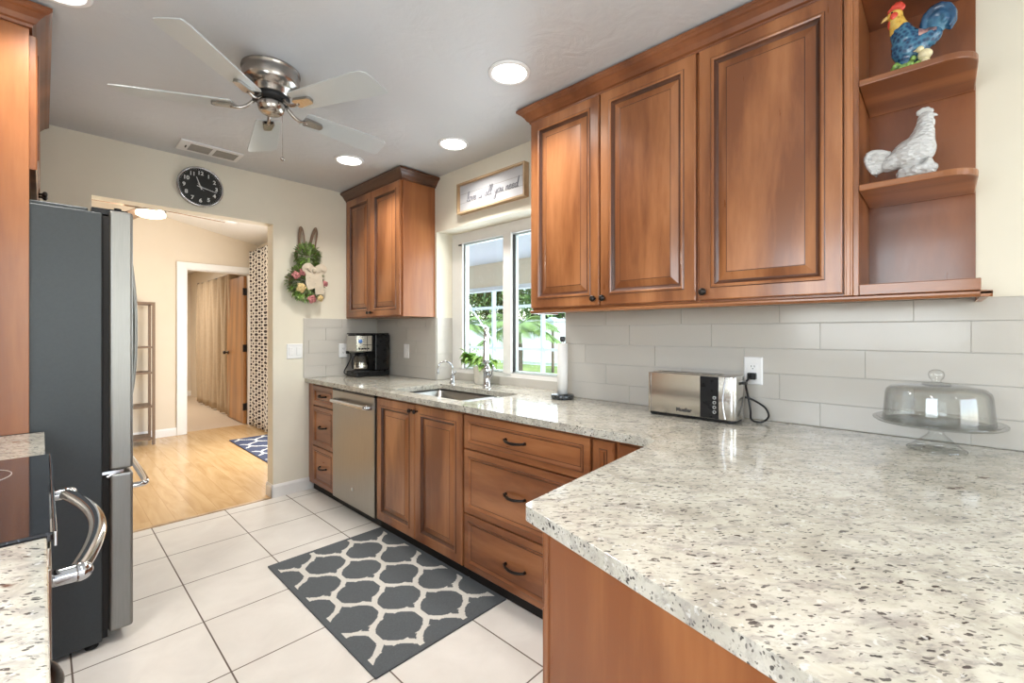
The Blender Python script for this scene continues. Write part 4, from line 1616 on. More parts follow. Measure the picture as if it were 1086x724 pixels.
obj('board_seams', mb, 'vent_slat', t)
# handwritten lettering: strokes as thin tubes
GL = {
    'l': [[(0, .05), (.25, .5), (.32, 1.0), (.15, 1.05), (.10, .5), (.15, .05), (.35, .05)]],
    'o': [[(.35, .45), (.1, .45), (.02, .2), (.15, 0), (.35, .1), (.38, .35), (.30, .46), (.5, .38)]],
    'v': [[(0, .42), (.1, .40), (.2, .02), (.38, .42), (.5, .38)]],
    'e': [[(.02, .18), (.3, .28), (.28, .45), (.10, .40), (.05, .12), (.2, 0), (.45, .14)]],
    'i': [[(.05, .40), (.08, .05), (.25, .06)], [(.09, .62), (.10, .65)]],
    's': [[(.05, .05), (.25, .3), (.22, .45), (.3, .25), (.25, .02), (.08, .02), (.4, .12)]],
    'a': [[(.36, .42), (.12, .42), (.02, .18), (.12, 0), (.32, .2), (.37, .42), (.36, .05), (.52, .08)]],
    'y': [[(.05, .42), (.08, .12), (.25, .08), (.38, .42), (.30, -.45), (.1, -.6), (.05, -.4), (.5, .08)]],
    'u': [[(.05, .42), (.06, .08), (.22, .05), (.36, .42), (.37, .05), (.52, .08)]],
    'n': [[(.05, .42), (.06, .0), (.1, .3), (.26, .44), (.34, .3), (.36, .03), (.52, .08)]],
    'd': [[(.36, .40), (.12, .42), (.02, .18), (.12, 0), (.34, .2), (.46, 1.05), (.40, .05), (.55, .08)]],
}
mb = MB()
pen, hgt = 0.0, .062
strokes = []
for chx in 'love is all you need':
    if chx == ' ':
        pen += .42
        continue
    for s in GL[chx]:
        strokes.append([(pen + p[0] + p[1] * .22, p[1]) for p in s])
    pen += {'l': .36, 'i': .27, 'y': .52, 'd': .56}.get(chx, .48)
kx = .50 / pen
for s in strokes:
    pts = [(XR - .0232, y1 - fw - .075 - p[0] * kx, z0 + .078 + p[1] * hgt + .0 * p[0]) for p in s]
    pts = smooth_path(pts, 4)
    mb.tube(pts, .0028, 5)
obj('lettering', mb, 'sign_ink', t)

# ------------------------------------------------------------------ clock
cx, cz, R_ = .755, 2.272, .136
t = thing('wall_clock', 'round black wall clock with silver rim above the opening', 'clock', (cx, YF, cz - R_))
obj('face', MB().lathe([(R_ - .012, YF - .001), (R_ - .012, YF - .016), (0, YF - .016)], (cx, 0, cz), 48, axis='Y', smooth=False), 'clock_face', t, recalc=True)
obj('rim', MB().lathe([(R_, YF - .0005), (R_ + .001, YF - .020), (R_ - .005, YF - .030), (R_ - .012, YF - .026), (R_ - .014, YF - .017), (R_ - .013, YF - .0005)], (cx, 0, cz), 56, axis='Y', closed=True), 'chrome', t, recalc=True)
nums = MB()
for k in range(1, 13):
    a = PI / 2 - 2 * PI * k / 12
    nums = join(nums, text_mb(str(k), .036, .0004, (cx + .094 * math.cos(a), YF - .0168, cz + .094 * math.sin(a)), (1, 0, 0), (0, 0, 1), (0, -1, 0), weight=.0011))
obj('numerals', nums, 'silver_ink', t)
mb = MB()
for k in range(60):
    a = 2 * PI * k / 60
    u_, v_ = Vector((math.cos(a), 0, math.sin(a))), Vector((-math.sin(a), 0, math.cos(a)))
    mb.obox(Vector((cx, YF - .0162, cz)), u_, v_, (0, -1, 0), (.116, -.0006, 0), (.120 if k % 5 else .1225, .0006, .0005))
obj('minute_marks', mb, 'silver_ink', t, recalc=True)


def hand(name, ang, L, wd, back, lift):
    a = math.radians(90 - ang)
    u_, v_ = Vector((math.cos(a), 0, math.sin(a))), Vector((-math.sin(a), 0, math.cos(a)))
    o = Vector((cx, YF - .0168 - lift, cz))
    vs = [o + u_ * -back + v_ * wd, o + u_ * -back - v_ * wd, o + u_ * L - v_ * wd * .5, o + u_ * L + v_ * wd * .5]
    mb = MB()
    mb.add(vs + [p + Vector((0, -.001, 0)) for p in vs], [(0, 1, 2, 3), (7, 6, 5, 4), (0, 4, 5, 1), (1, 5, 6, 2), (2, 6, 7, 3), (3, 7, 4, 0)])
    obj(name, mb, 'silver_ink', t, recalc=True)


hand('hour_hand', 340, .070, .0036, .018, .0008)
hand('minute_hand', 103, .098, .0028, .022, .0022)
hand('second_hand', 142, .03, .001, .03, .0034)
obj('hub', MB().lathe([(.006, YF - .017), (.006, YF - .023), (0, YF - .0235)], (cx, 0, cz), 16, axis='Y'), 'silver_ink', t, recalc=True)

# ------------------------------------------------------------------ bunny wreath
wx, wz = 1.452, 1.668
t = thing('bunny_wreath', 'bunny-shaped leaf wreath with bow and flowers on the far wall', 'wreath', (wx, YF, 1.50))
rs = random.Random(11)
mb, tw = MB(), MB()


def leaf_ball(mb, cx_, cz_, R_, n, depth, hole=0):
    for k in range(n):
        a = rs.uniform(0, 2 * PI)
        r_ = R_ * math.sqrt(rs.uniform(hole, 1)) * .80
        y_ = YF - .018 - depth * math.sqrt(max(0, 1 - (r_ / R_) ** 2)) * rs.uniform(.5, 1)
        dd = Vector((math.cos(a) + rs.uniform(-.5, .5), rs.uniform(-.9, -.1), math.sin(a) + rs.uniform(-.5, .5)))
        leaf(mb, (cx_ + r_ * math.cos(a), y_, cz_ + r_ * math.sin(a)), dd, rs.uniform(.032, .048), rs.uniform(.013, .020), .1, 0 if rs.random() < .7 else 1)


leaf_ball(mb, wx, wz, .165, 620, .055)
leaf_ball(mb, wx + .016, 1.872, .112, 420, .055)
obj('leaves', mb, ['wreath_green', 'leaf_green'], t)
for (a, r_) in (((wx, wz), .105), ((wx + .016, 1.880), .078)):
    pts = [(a[0] + r_ * math.cos(q), YF - .016, a[1] + r_ * math.sin(q)) for q in (2 * PI * i / 28 for i in range(28))]
    tw.tube(pts, .014, 8, closed=True)
obj('twig_ring', tw, 'twig', t)
for s, x_, tilt in ((0, 1.432, -.010), (1, 1.512, .028)):
    mb = MB()
    for j in range(3):
        pts = []
        for i in range(15):
            f = i / 14
            q = PI * f
            pts.append((x_ - .024 * math.cos(q) * (1 - .12 * j) + tilt * math.sin(q), YF - .022 - .008 * j - .006 * math.sin(q), 1.945 + (.165 - .012 * j + .010 * s) * math.sin(q) ** .8))
        mb.tube(pts, .0046, 6)
    obj('ear', mb, 'twig', t)
mb = MB()


def ribbon_strip(mb, pts, wd, th=.003):
    pts = [Vector(p) for p in pts]
    vs, fs = [], []
    for i, p in enumerate(pts):
        d = (pts[min(i + 1, len(pts) - 1)] - pts[max(i - 1, 0)]).normalized()
        s = d.cross(Vector((0, 1, 0))).normalized() * wd * (.5 if not isinstance(wd, list) else 1)
        vs += [p + s, p - s, p - s + Vector((0, th, 0)), p + s + Vector((0, th, 0))]
    for i in range(len(pts) - 1):
        for k in range(4):
            fs.append((i * 4 + k, i * 4 + (k + 1) % 4, i * 4 + 4 + (k + 1) % 4, i * 4 + 4 + k))
    fs += [(3, 2, 1, 0), tuple(len(pts) * 4 - 4 + k for k in range(4))]
    mb.add(vs, fs, 0, False)


yb = YF - .095
ribbon_strip(mb, [(1.480, yb, 1.760), (1.468, yb - .004, 1.70), (1.472, yb - .002, 1.655), (1.486, yb, 1.615)], .075)
ribbon_strip(mb, [(1.520, yb + .004, 1.758), (1.532, yb, 1.70), (1.540, yb, 1.64), (1.548, yb + .006, 1.575)], .070)
for s in (-1, 1):
    pts = [(1.500 + s * .010, yb - .004, 1.765), (1.500 + s * .050, yb - .018, 1.792), (1.500 + s * .074, yb - .012, 1.775), (1.500 + s * .055, yb + .004, 1.755), (1.500 + s * .010, yb, 1.758)]
    ribbon_strip(mb, smooth_path(pts, 4), .050)
mb.ball((1.500, yb - .006, 1.762), (.018, .014, .020), 12, 8)
obj('bow', mb, 'ribbon', t, recalc=True)
for (x_, z_, mt, r_) in ((1.365, 1.715, 'flower_pink', .034), (1.418, 1.742, 'flower_pink', .032), (1.488, 1.535, 'flower_pink', .036), (1.405, 1.620, 'flower_yellow', .042), (1.594, 1.665, 'flower_pink', .026), (1.555, 1.545, 'flower_yellow', .028)):
    mb = MB()
    for k in range(9):
        a = 2 * PI * k / 9 + x_ * 10
        rr = r_ * (.75 if k % 2 else .5)
        mb.ball((x_ + rr * math.cos(a) * .8, YF - .085 + (.006 if k % 2 else 0), z_ + rr * math.sin(a) * .8), (r_ * .42, .008, r_ * .42), 8, 6)
    mb.ball((x_, YF - .091, z_), (r_ * .35, .010, r_ * .35), 10, 6)
    obj('flower', mb, mt, t)

# ------------------------------------------------------------------ ceiling vent
vx0, vx1, vy0, vy1 = .592, .935, 3.385, 3.570
t = thing('ceiling_vent', 'white ceiling air vent with two louvred openings above the clock', 'vent', ((vx0 + vx1) / 2, (vy0 + vy1) / 2, H))
m = MB()
zt, zb_ = H - .0005, H - .010
xm = (vx0 + vx1) / 2 + .012
m.box((vx0, vy0, zb_), (vx0 + .055, vy1, zt)).box((vx1 - .022, vy0, zb_), (vx1, vy1, zt)).box((vx0 + .055, vy0, zb_), (vx1 - .022, vy0 + .028, zt)).box((vx0 + .055, vy1 - .028, zb_), (vx1 - .022, vy1, zt)).box((xm - .010, vy0 + .028, zb_), (xm + .010, vy1 - .028, zt))
obj('frame', m, 'white_plastic', t)
for a, b in ((vx0 + .055, xm - .010), (xm + .010, vx1 - .022)):
    m = MB()
    m.box((a, vy0 + .028, zt - .001), (b, vy1 - .028, zt))
    n_s = 9
    for k in range(n_s):
        yy = vy0 + .030 + (vy1 - vy0 - .060) * (k + .5) / n_s
        m.obox((a, yy, H - .006), (1, 0, 0), (0, .8, -.6), (0, .6, .8), (0, -.007, -.0006), (b - a, .007, .0006))
    obj('grille', m, 'vent_slat', t, recalc=True)
obj('damper_lever', MB().box((vx0 + .034, vy0 + .075, zb_ - .006), (vx0 + .040, vy0 + .105, zb_)), 'black_matte', t)

# ------------------------------------------------------------------ recessed lights
GR = 'recessed lights of the kitchen ceiling'


def recessed(x, y, label):
    t = thing('recessed_light', label, 'ceiling light', (x, y, H), GR)
    obj('trim_ring', MB().lathe([(.098, H - .0004), (.098, H - .004), (.092, H - .009), (.082, H - .009), (.078, H - .005), (.078, H - .0004)], (x, y, 0), 40, closed=True), 'white_plastic', t, recalc=True)
    obj('lens', MB().lathe([(.0779, H - .001), (.0779, H - .0065), (.06, H - .008), (0, H - .0085)], (x, y, 0), 36), 'lamp_lens', t, recalc=True)
    lamp = light('recessed_lamp', 'AREA', (0, 0, -.012), RECESSED_W, (1.0, .955, .89), size=.15, parent=t, shape='DISK')
    lamp.data.spread = math.radians(125)
    return t


rl = recessed(1.486, 1.440, 'round recessed ceiling light nearest the camera, before the long wall cabinets')
dup(rl, (1.800, 2.237, H), 'round recessed ceiling light over the sink window')
dup(rl, (1.472, 2.972, H), 'round recessed ceiling light before the far corner cabinet')
dup(rl, (.030, 2.215, H), 'round recessed ceiling light beside the refrigerator panel')
dup(rl, (.35, .35, H), 'round recessed ceiling light added for fill over the peninsula end, outside the picture')  # unseen downlight added for extra light near the peninsula
dup(rl, (.75, -1.2, H), 'round recessed ceiling light added for fill behind the camera, outside the picture')  # unseen downlight added as fill from behind

# ------------------------------------------------------------------ ceiling fan
fx, fy = .723, 2.216
BZ = 2.297
t = thing('ceiling_fan', 'brushed nickel hugger ceiling fan with five silver blades', 'ceiling fan', (fx, fy, H))
obj('canopy', MB().lathe([(.120, H - .0005), (.122, H - .010), (.115, H - .016), (.118, H - .022), (.118, H - .062), (.110, H - .074), (.092, H - .086), (.080, H - .094), (.076, H - .112), (.070, H - .118)], (fx, fy, 0), 48), 'nickel', t)
obj('motor_flange', MB().lathe([(.072, H - .1185), (.078, H - .122), (.078, H - .138), (.068, H - .143), (.058, H - .1445)], (fx, fy, 0), 40), 'black_matte', t)
obj('switch_housing', MB().lathe([(.054, H - .145), (.058, H - .150), (.056, H - .172), (.051, H - .186), (.040, H - .196), (.012, H - .200), (0, H - .201)], (fx, fy, 0), 36), 'nickel', t)
for k in range(5):
    a = .079 + 2 * PI * k / 5
    u_ = Vector((math.cos(a), math.sin(a), 0))
    s_ = Vector((-math.sin(a), math.cos(a), 0))
    tl = math.radians(11)
    s2 = s_ * math.cos(tl) - Vector((0, 0, 1)) * math.sin(tl)
    n2 = u_.cross(s2)
    o = Vector((fx, fy, BZ))
    poly = [(.150, -.050), (.165, -.056), (.52, -.074), (.555, -.070), (.574, -.055), (.584, -.020), (.596, .060), (.590, .068), (.56, .072), (.165, .056), (.150, .050)]
    mb = MB()
    mb.extrude(poly, o - n2 * .003, u_, s2, n2, .006)
    bl = obj('blade', mb, 'blade_silver', t, .0015, recalc=True)
    mb = MB()
    # arm drops under the blade and ends in a flat pad
    pts = [o + u_ * .072 + Vector((0, 0, .022)), o + u_ * .100 + Vector((0, 0, -.004)), o + u_ * .130 + Vector((0, 0, -.016)), o + u_ * .165 + Vector((0, 0, -.013))]
    mb.tube(smooth_path(pts, 4), .008, 8)
    pad = [(.150, -.020), (.158, -.026), (.232, -.018), (.240, -.010), (.240, .010), (.232, .018), (.158, .026), (.150, .020)]
    mb.extrude(pad, o - n2 * .0165, u_, s2, n2, .013)
    obj('blade_bracket', mb, 'nickel', bl, recalc=True)
cxh, cyh = fx + .040, fy - .020
obj('pull_chain', MB().tube([(cxh, cyh, H - .186), (cxh + .002, cyh, H - .25), (cxh + .002, cyh, 2.075)], .0012, 6), 'nickel', t)
obj('pull_bead', MB().ball((cxh + .002, cyh, 2.068), .0095, 14, 10), 'nickel', t)

# ------------------------------------------------------------------ rug
RX0, RX1, RY0, RY1 = .846, 1.518, 1.500, 2.628
mb = MB()
nx, ny = 134, 225
hx, hy = (RX1 - RX0) / nx, (RY1 - RY0) / ny


def trellis(x, y, P=.1130, Q=.1825, x0=1.065, y0=2.420, lw=.0138):
    """distance test to two interlocked ogee line families"""
    k = round((x - x0) / P)
    best = 9
    for kk in (k - 1, k, k + 1):
        # boundary lines sit between cells at x0 + (kk+.5)*P
        sg = 1 if kk % 2 == 0 else -1
        c = math.cos(PI * (y - y0) / Q) * sg
        s = math.copysign(min(1.0, abs(c) ** .75 * 1.10), c)
        lx = x0 + (kk + .5) * P + s * P * .5
        # local slope to keep an even line width
        c2 = math.cos(PI * (y + .004 - y0) / Q) * sg
        s2 = math.copysign(min(1.0, abs(c2) ** .75 * 1.10), c2)
        sl = (s2 - s) * P * .5 / .004
        best = min(best, abs(x - lx) / math.sqrt(1 + min(sl * sl, 9)))
    return best < lw


vid = {}
for i in range(nx + 1):
    for j in range(ny + 1):
        mb.v.append((RX0 + i * hx, RY0 + j * hy, .008))
for i in range(nx):
    for j in range(ny):
        x, y = RX0 + (i + .5) * hx, RY0 + (j + .5) * hy
        edge = min(x - RX0, RX1 - x, y - RY0, RY1 - y) < .018
        a = i * (ny + 1) + j
        mb.f.append((a, a + ny + 1, a + ny + 2, a + 1))
        mb.m.append(1 if (not edge and trellis(x, y)) else 0)
        mb.s.append(False)
mb.box((RX0 - .004, RY0 - .004, .0005), (RX1 + .004, RY1 + .004, .0075), 0)
obj('kitchen_rug', mb, ['rug_grey', 'rug_cream'], None, label='charcoal and cream trellis rug on the tile before the sink cabinet', cat='rug')

# ------------------------------------------------------------------ refrigerator
fy0, fy1 = 2.446, 3.355
fxb, fxd0, fxd1 = .167, .188, .263
t = thing('refrigerator', 'dark sided stainless French-door refrigerator at the left', 'refrigerator', (-.2, (fy0 + fy1) / 2, 0))
obj('body', MB().box((XL + .02, fy0, .022), (fxb, fy1, 1.752)), 'fridge_side', t, .004)
obj('gasket', MB().box((fxb, fy0 + .012, .06), (fxd0, fy1 - .012, 1.742)), 'dark_gap', t)
ym = (fy0 + fy1) / 2
for (a, b, hy) in ((fy0, ym - .002, ym - .052), (ym + .002, fy1, ym + .052)):
    d = obj('door', MB().box((fxd0, a, .706), (fxd1, b, 1.768)), 'fridge_steel', t, .010, 3)
    pts = [(fxd1 - .003, hy, 1.700), (fxd1 + .014, hy, 1.690), (fxd1 + .030, hy, 1.62), (fxd1 + .046, hy, 1.45), (fxd1 + .050, hy, 1.28), (fxd1 + .046, hy, 1.10), (fxd1 + .030, hy, .95), (fxd1 + .014, hy, .885), (fxd1 - .003, hy, .875)]
    obj('handle', MB().tube(smooth_path(pts, 4), .0125, 12, flat=.8), 'fridge_steel', d)
d = obj('freezer_drawer', MB().box((fxd0, fy0, .048), (fxd1, fy1, .690)), 'fridge_steel', t, .010, 3)
pts = [(fxd1 - .003, fy0 + .075, .612), (fxd1 + .040, fy0 + .075, .612), (fxd1 + .052, fy0 + .11, .613), (fxd1 + .056, fy0 + .22, .613), (fxd1 + .057, ym, .613), (fxd1 + .056, fy1 - .22, .613), (fxd1 + .052, fy1 - .11, .613), (fxd1 + .040, fy1 - .075, .612), (fxd1 - .003, fy1 - .075, .612)]
obj('handle', MB().tube(smooth_path(pts, 4), .0145, 12, flat=.8), 'chrome', d)
obj('hinge', MB().box((fxb - .03, fy0 + .03, 1.7525), (fxd1 - .05, fy0 + .10, 1.776)).cyl((fxd0 + .03, fy0 + .05, 1.768), (fxd0 + .03, fy0 + .05, 1.786), .014, .012, 14).box((fxd0 + .005, fy0 + .055, 1.7685), (fxd1 - .012, fy0 + .085, 1.782)), 'black_plastic', t)
obj('top_cover', MB().box((XL + .06, fy0 + .05, 1.7525), (fxb - .04, fy1 - .05, 1.774)), 'fridge_side', t, .004)
obj('hinge', MB().cyl((fxd0 - .006, fy0 + .012, .680), (fxd0 + .030, fy0 + .012, .700), .008, .008, 10).box((fxb - .01, fy0 + .004, .692), (fxd1 - .03, fy0 + .05, .704)), 'chrome', t, label='chrome middle hinge')
for yy in (fy0 + .03, fy1 - .03):
    obj('foot', MB().lathe([(.020, 0), (.022, .006), (.010, .010), (.010, .0215)], (fxb - .03, yy, 0), 16), 'rubber', t)
obj('base_grille', MB().box((fxb - .02, fy0 + .06, .006), (fxb + .02, fy1 - .06, .055)), 'black_matte', t)

# panel, over-fridge cabinet, crown
t = thing('fridge_cabinet', 'cherry panel and cabinet surround enclosing the refrigerator', 'cabinet', (-.3, 2.9, 0))
obj('side_panel', MB().box((XL + .001, 2.4215, CT + .001), (-.034, 2.441, 2.385)).box((XL + .001, 2.4215, 0), (-.034, 2.441, CB - .001)), 'cherry_panel', t, .001)
obj('body', MB().box((XL + .001, 2.4412, 1.872), (-.034, YF - .002, 2.385)), 'cherry_panel', t)
ymm = 3.03


def door_px(parent, y0, y1, z0, z1, xb):
    mb = MB().panel((xb, y0, z0), (0, 1, 0), (0, 0, 1), (1, 0, 0), y1 - y0, z1 - z0, DOOR_P, DOOR_M)
    return obj('door', mb, ['cherry_v', 'glaze'], parent)


def knob_px(parent, y, z, x):
    mb = MB().lathe([(.006, 0), (.005, .010), (.0075, .013), (.0145, .018), (.0148, .024), (.011, .029), (0, .032)], (x, y, z), 18, axis='X')
    obj('knob', mb, 'bronze', parent, recalc=True)


for (a, b, ky) in ((2.447, ymm - .002, ymm - .03), (ymm + .002, 3.62, ymm + .03)):
    d = door_px(t, a, b, 1.876, 2.372, -.0335)
    knob_px(d, ky, 1.905, -.0135)
m = MB()
vs = []
for (px_, pz_) in pr:
    x, y = -.036 + px_, 2.4205 - px_
    vs += [(x, YF - .002, c0 + pz_), (x, y, c0 + pz_), (XL + .002, y, c0 + pz_)]
fs = []
for i in range(n_ - 1):
    for k in range(2):
        fs.append((i * 3 + k, i * 3 + k + 1, (i + 1) * 3 + k + 1, (i + 1) * 3 + k))
fs += [tuple(i * 3 + 2 for i in range(n_)), tuple(i * 3 for i in reversed(range(n_)))]
m.add(vs, fs)
obj('crown_molding', m, 'cherry_dark', t, recalc=True)

# ------------------------------------------------------------------ range and left base cabinets
ry0, ry1 = 1.176, 1.946
t = thing('range', 'stainless range with black glass cooktop and bowed chrome handle', 'range', (-.3, 1.56, 0))
obj('body', MB().box((XL + .03, ry0 + .002, .05), (-.022, ry1 - .002, .886)), 'stainless_v', t)
ck = obj('cooktop', MB().box((XL + .03, ry0, .8865), (.014, ry1, .9045)), 'cooktop_glass', t, .004)
for (x_, y_, r_) in ((-.16, 1.74, .105), (-.16, 1.74, .055), (-.17, 1.37, .090), (-.45, 1.74, .08), (-.45, 1.37, .10)):
    pts = [(x_ + r_ * math.cos(2 * PI * i / 40), y_ + r_ * math.sin(2 * PI * i / 40), .9046) for i in range(40)]
    obj('burner_ring', MB().tube(pts, .0011, 5, closed=True), 'burner_ring', ck)
obj('front_trim', MB().box((.0145, ry0, .878), (.019, ry1, .9045)), 'chrome', t, .001)
obj('control_panel', MB().box((-.0215, ry0, .842), (.0105, ry1, .8765)), 'stainless', t, .002)
od = obj('oven_door', MB().box((-.0215, ry0 + .003, .24), (.012, ry1 - .003, .838)), 'stainless', t, .004)
obj('oven_window', MB().box((.0122, ry0 + .10, .36), (.0136, ry1 - .10, .70)), 'cooktop_glass', od)
hz = .792
pts = []
for i in range(19):
    f = i / 18
    pts.append((.046 + .050 * math.sin(PI * f) ** .9, ry0 + .07 + (ry1 - ry0 - .14) * f, hz + .0 * f))
mb = MB().tube(pts, .0165, 14, flat=.85)
obj('handle', mb, 'chrome', od)
for yy in (ry0 + .07, ry1 - .07):
    obj('handle_bracket', MB().cyl((.010, yy, hz), (.058, yy, hz), .0155, .0175, 16).ball((.052, yy, hz), (.020, .0175, .0185), 14, 10), 'chrome', od)
obj('storage_drawer', MB().box((-.0215, ry0 + .003, .06), (.012, ry1 - .003, .234)), 'stainless', t, .004)
obj('side_vent', MB().box((.0125, ry0 + .012, .820), (.0132, ry0 + .030, .826)).box((.0125, ry0 + .012, .806), (.0132, ry0 + .030, .812)), 'black_matte', od)

for (a, b, lab) in ((.15, 1.172, 'cherry base cabinet under the granite strip at the lower left'), (1.951, 2.420, 'cherry base cabinet between the range and the refrigerator')):
    t = thing('base_cabinet', lab, 'cabinet', (-.3, (a + b) / 2, 0))
    obj('body', MB().box((XL + .001, a, .07), (-.0305, b, CB - .001)), 'cherry_panel', t)
    obj('toe_kick', MB().box((-.12, a, 0), (-.10, b, .07)), 'cherry_dark', t)
    mb = MB().panel((-.030, a + .005, .690), (0, 1, 0), (0, 0, 1), (1, 0, 0), b - a - .01, .16, DRAW_P, DRAW_M)
    d = obj('drawer', mb, ['cherry_h', 'glaze'], t)
    if a < 1:
        pull(d, .92, .775, -.0165, .12, 1)
    else:
        pull(d, (a + b) / 2, .775, -.0165, .12, 1)
    mb = MB().panel((-.030, a + .005, .074), (0, 1, 0), (0, 0, 1), (1, 0, 0), b - a - .01, .608, DOOR_P, DOOR_M)
    obj('door', mb, ['cherry_v', 'glaze'], t)

# ------------------------------------------------------------------ next room: shelf, curtain, rug, fan, detector
sx0, sx1, sy0_, sy1_ = .36, .885, 6.45, 6.76
t = thing('metal_shelf', 'open bronze metal shelf frame against the beige wall', 'shelf', ((sx0 + sx1) / 2, 6.6, 0))
for x_ in (sx0, sx1 - .026):
    for y_ in (sy0_, sy1_ - .026):
        obj('post', MB().box((x_, y_, 0), (x_ + .026, y_ + .026, 1.585)), 'shelf_bronze', t)
obj('top_frame', MB().box((sx0, sy0_, 1.585), (sx1, sy0_ + .026, 1.61)).box((sx0, sy1_ - .026, 1.585), (sx1, sy1_, 1.61)).box((sx0, sy0_ + .026, 1.585), (sx0 + .026, sy1_ - .026, 1.61)).box((sx1 - .026, sy0_ + .026, 1.585), (sx1, sy1_ - .026, 1.61)), 'shelf_bronze', t)
for z_ in (.06, .42, .80, 1.09):
    obj('shelf', MB().box((sx0 + .0265, sy0_ + .002, z_), (sx1 - .0265, sy1_ - .002, z_ + .02)), 'shelf_bronze', t)

# patterned curtain on the side wall
def curtain(name, x, y0, y1, z0, z1, folds, amp, mat, label, pat=.085, nz=18, axis='Y', taper=0.0):
    ny_ = folds * 10
    mb = MB()
    uv = []
    s = 0
    prev = None
    for i in range(ny_ + 1):
        f = i / ny_
        yy = y0 + (y1 - y0) * f
        xx = x + amp * math.sin(2 * PI * folds * f)
        if prev is not None:
            s += math.hypot(yy - prev[1], xx - prev[0])
        prev = (xx, yy)
        for k in range(nz + 1):
            g = k / nz
            wob = 1 + .25 * math.sin(3.1 * f * folds + 5 * g)
            mb.v.append((x + (xx - x) * wob, yy + .012 * math.sin(6 * g + f * 9) * (1 - g), z0 + (z1 - z0) * g))
            uv.append((s / pat, (z0 + (z1 - z0) * g) / pat))
    for i in range(ny_):
        for k in range(nz):
            a = i * (nz + 1) + k
            mb.f.append((a, a + nz + 1, a + nz + 2, a + 1))
            mb.m.append(0)
            mb.s.append(True)
    o = obj(name, mb, mat, None, uvs=uv, label=label, cat='curtain')
    md = o.modifiers.new('solid', 'SOLIDIFY')
    md.thickness = .003
    return o


curtain('patterned_curtain', 1.975, 6.03, 6.80, .02, 2.36, 5, .035, 'curtain_hex', 'black and white ring patterned curtain beside the far doorway', .080)
t = thing('curtain_rod', 'thin dark rod carrying the patterned curtain', 'curtain rod', (2.0, 6.3, 2.37))
obj('rod', MB().cyl((2.0, 4.2, 2.375), (2.0, 6.80, 2.375), .010, .010, 12), 'bronze', t)
obj('bracket', MB().cyl((2.0, 6.72, 2.375), (2.06, 6.72, 2.375), .008, .008, 10).cyl((2.0, 4.3, 2.375), (2.06, 4.3, 2.375), .008, .008, 10), 'bronze', t)
curtain('tan_curtain', 1.965, 8.42, 9.72, .03, 2.13, 6, .055, 'curtain_tan', 'tan curtain panel hanging at the far side of the bedroom window')
curtain('tan_curtain', 1.965, 7.50, 8.36, .03, 2.13, 4, .055, 'curtain_tan', 'tan curtain panel hanging right behind the open wooden door')
t = thing('curtain_rod', 'dark rod with finial carrying the tan curtains', 'curtain rod', (1.975, 8.7, 2.14))
obj('rod', MB().cyl((1.975, 7.3, 2.145), (1.975, 9.78, 2.145), .010, .010, 12), 'bronze', t)
obj('finial', MB().ball((1.975, 9.80, 2.145), .026, 14, 10), 'bronze', t)
obj('bracket', MB().cyl((1.975, 9.74, 2.145), (2.06, 9.74, 2.145), .008, .008, 10), 'bronze', t)

# open wooden door
t = thing('door_1', 'brown wooden door standing open in the far doorway', 'door', (1.935, 7.36, 0))
t['kind'] = 'structure'
obj('leaf', MB().box((1.918, 6.962, .012), (1.956, 7.765, 2.045)), 'door_oak', t, .002)
obj('knob', MB().lathe([(.028, 1.9178), (.028, 1.910), (.010, 1.906), (.010, 1.885), (.024, 1.876), (.027, 1.862), (.018, 1.850), (0, 1.848)], (0, 7.70, .97), 22, axis='X'), 'bronze', t, recalc=True)
for z_ in (.24, 1.05, 1.83):
    obj('hinge', MB().box((1.9155, 6.955, z_ - .05), (1.958, 6.966, z_ + .05)).cyl((1.914, 6.957, z_ - .05), (1.914, 6.957, z_ + .05), .008, .008, 10), 'bronze', t)

# navy rug
mb = MB()
nx, ny = 64, 160
ax0, ax1, ay0, ay1 = 1.515, 2.03, 4.45, 6.03
for i in range(nx + 1):
    for j in range(ny + 1):
        mb.v.append((ax0 + (ax1 - ax0) * i / nx, ay0 + (ay1 - ay0) * j / ny, .008))
for i in range(nx):
    for j in range(ny):
        x, y = ax0 + (ax1 - ax0) * (i + .5) / nx, ay0 + (ay1 - ay0) * (j + .5) / ny
        edge = min(x - ax0, ax1 - x, y - ay0, ay1 - y) < .02
        a = i * (ny + 1) + j
        mb.f.append((a, a + ny + 1, a + ny + 2, a + 1))
        mb.m.append(1 if (not edge and trellis(x, y, .13, .21, 1.6, 5.8, .014)) else 0)
        mb.s.append(False)
mb.box((ax0 - .004, ay0 - .004, .0005), (ax1 + .004, ay1 + .004, .0075), 0)
obj('navy_rug', mb, ['rug_navy', 'rug_cream'], None, label='navy and white trellis rug on the wood floor of the next room', cat='rug')

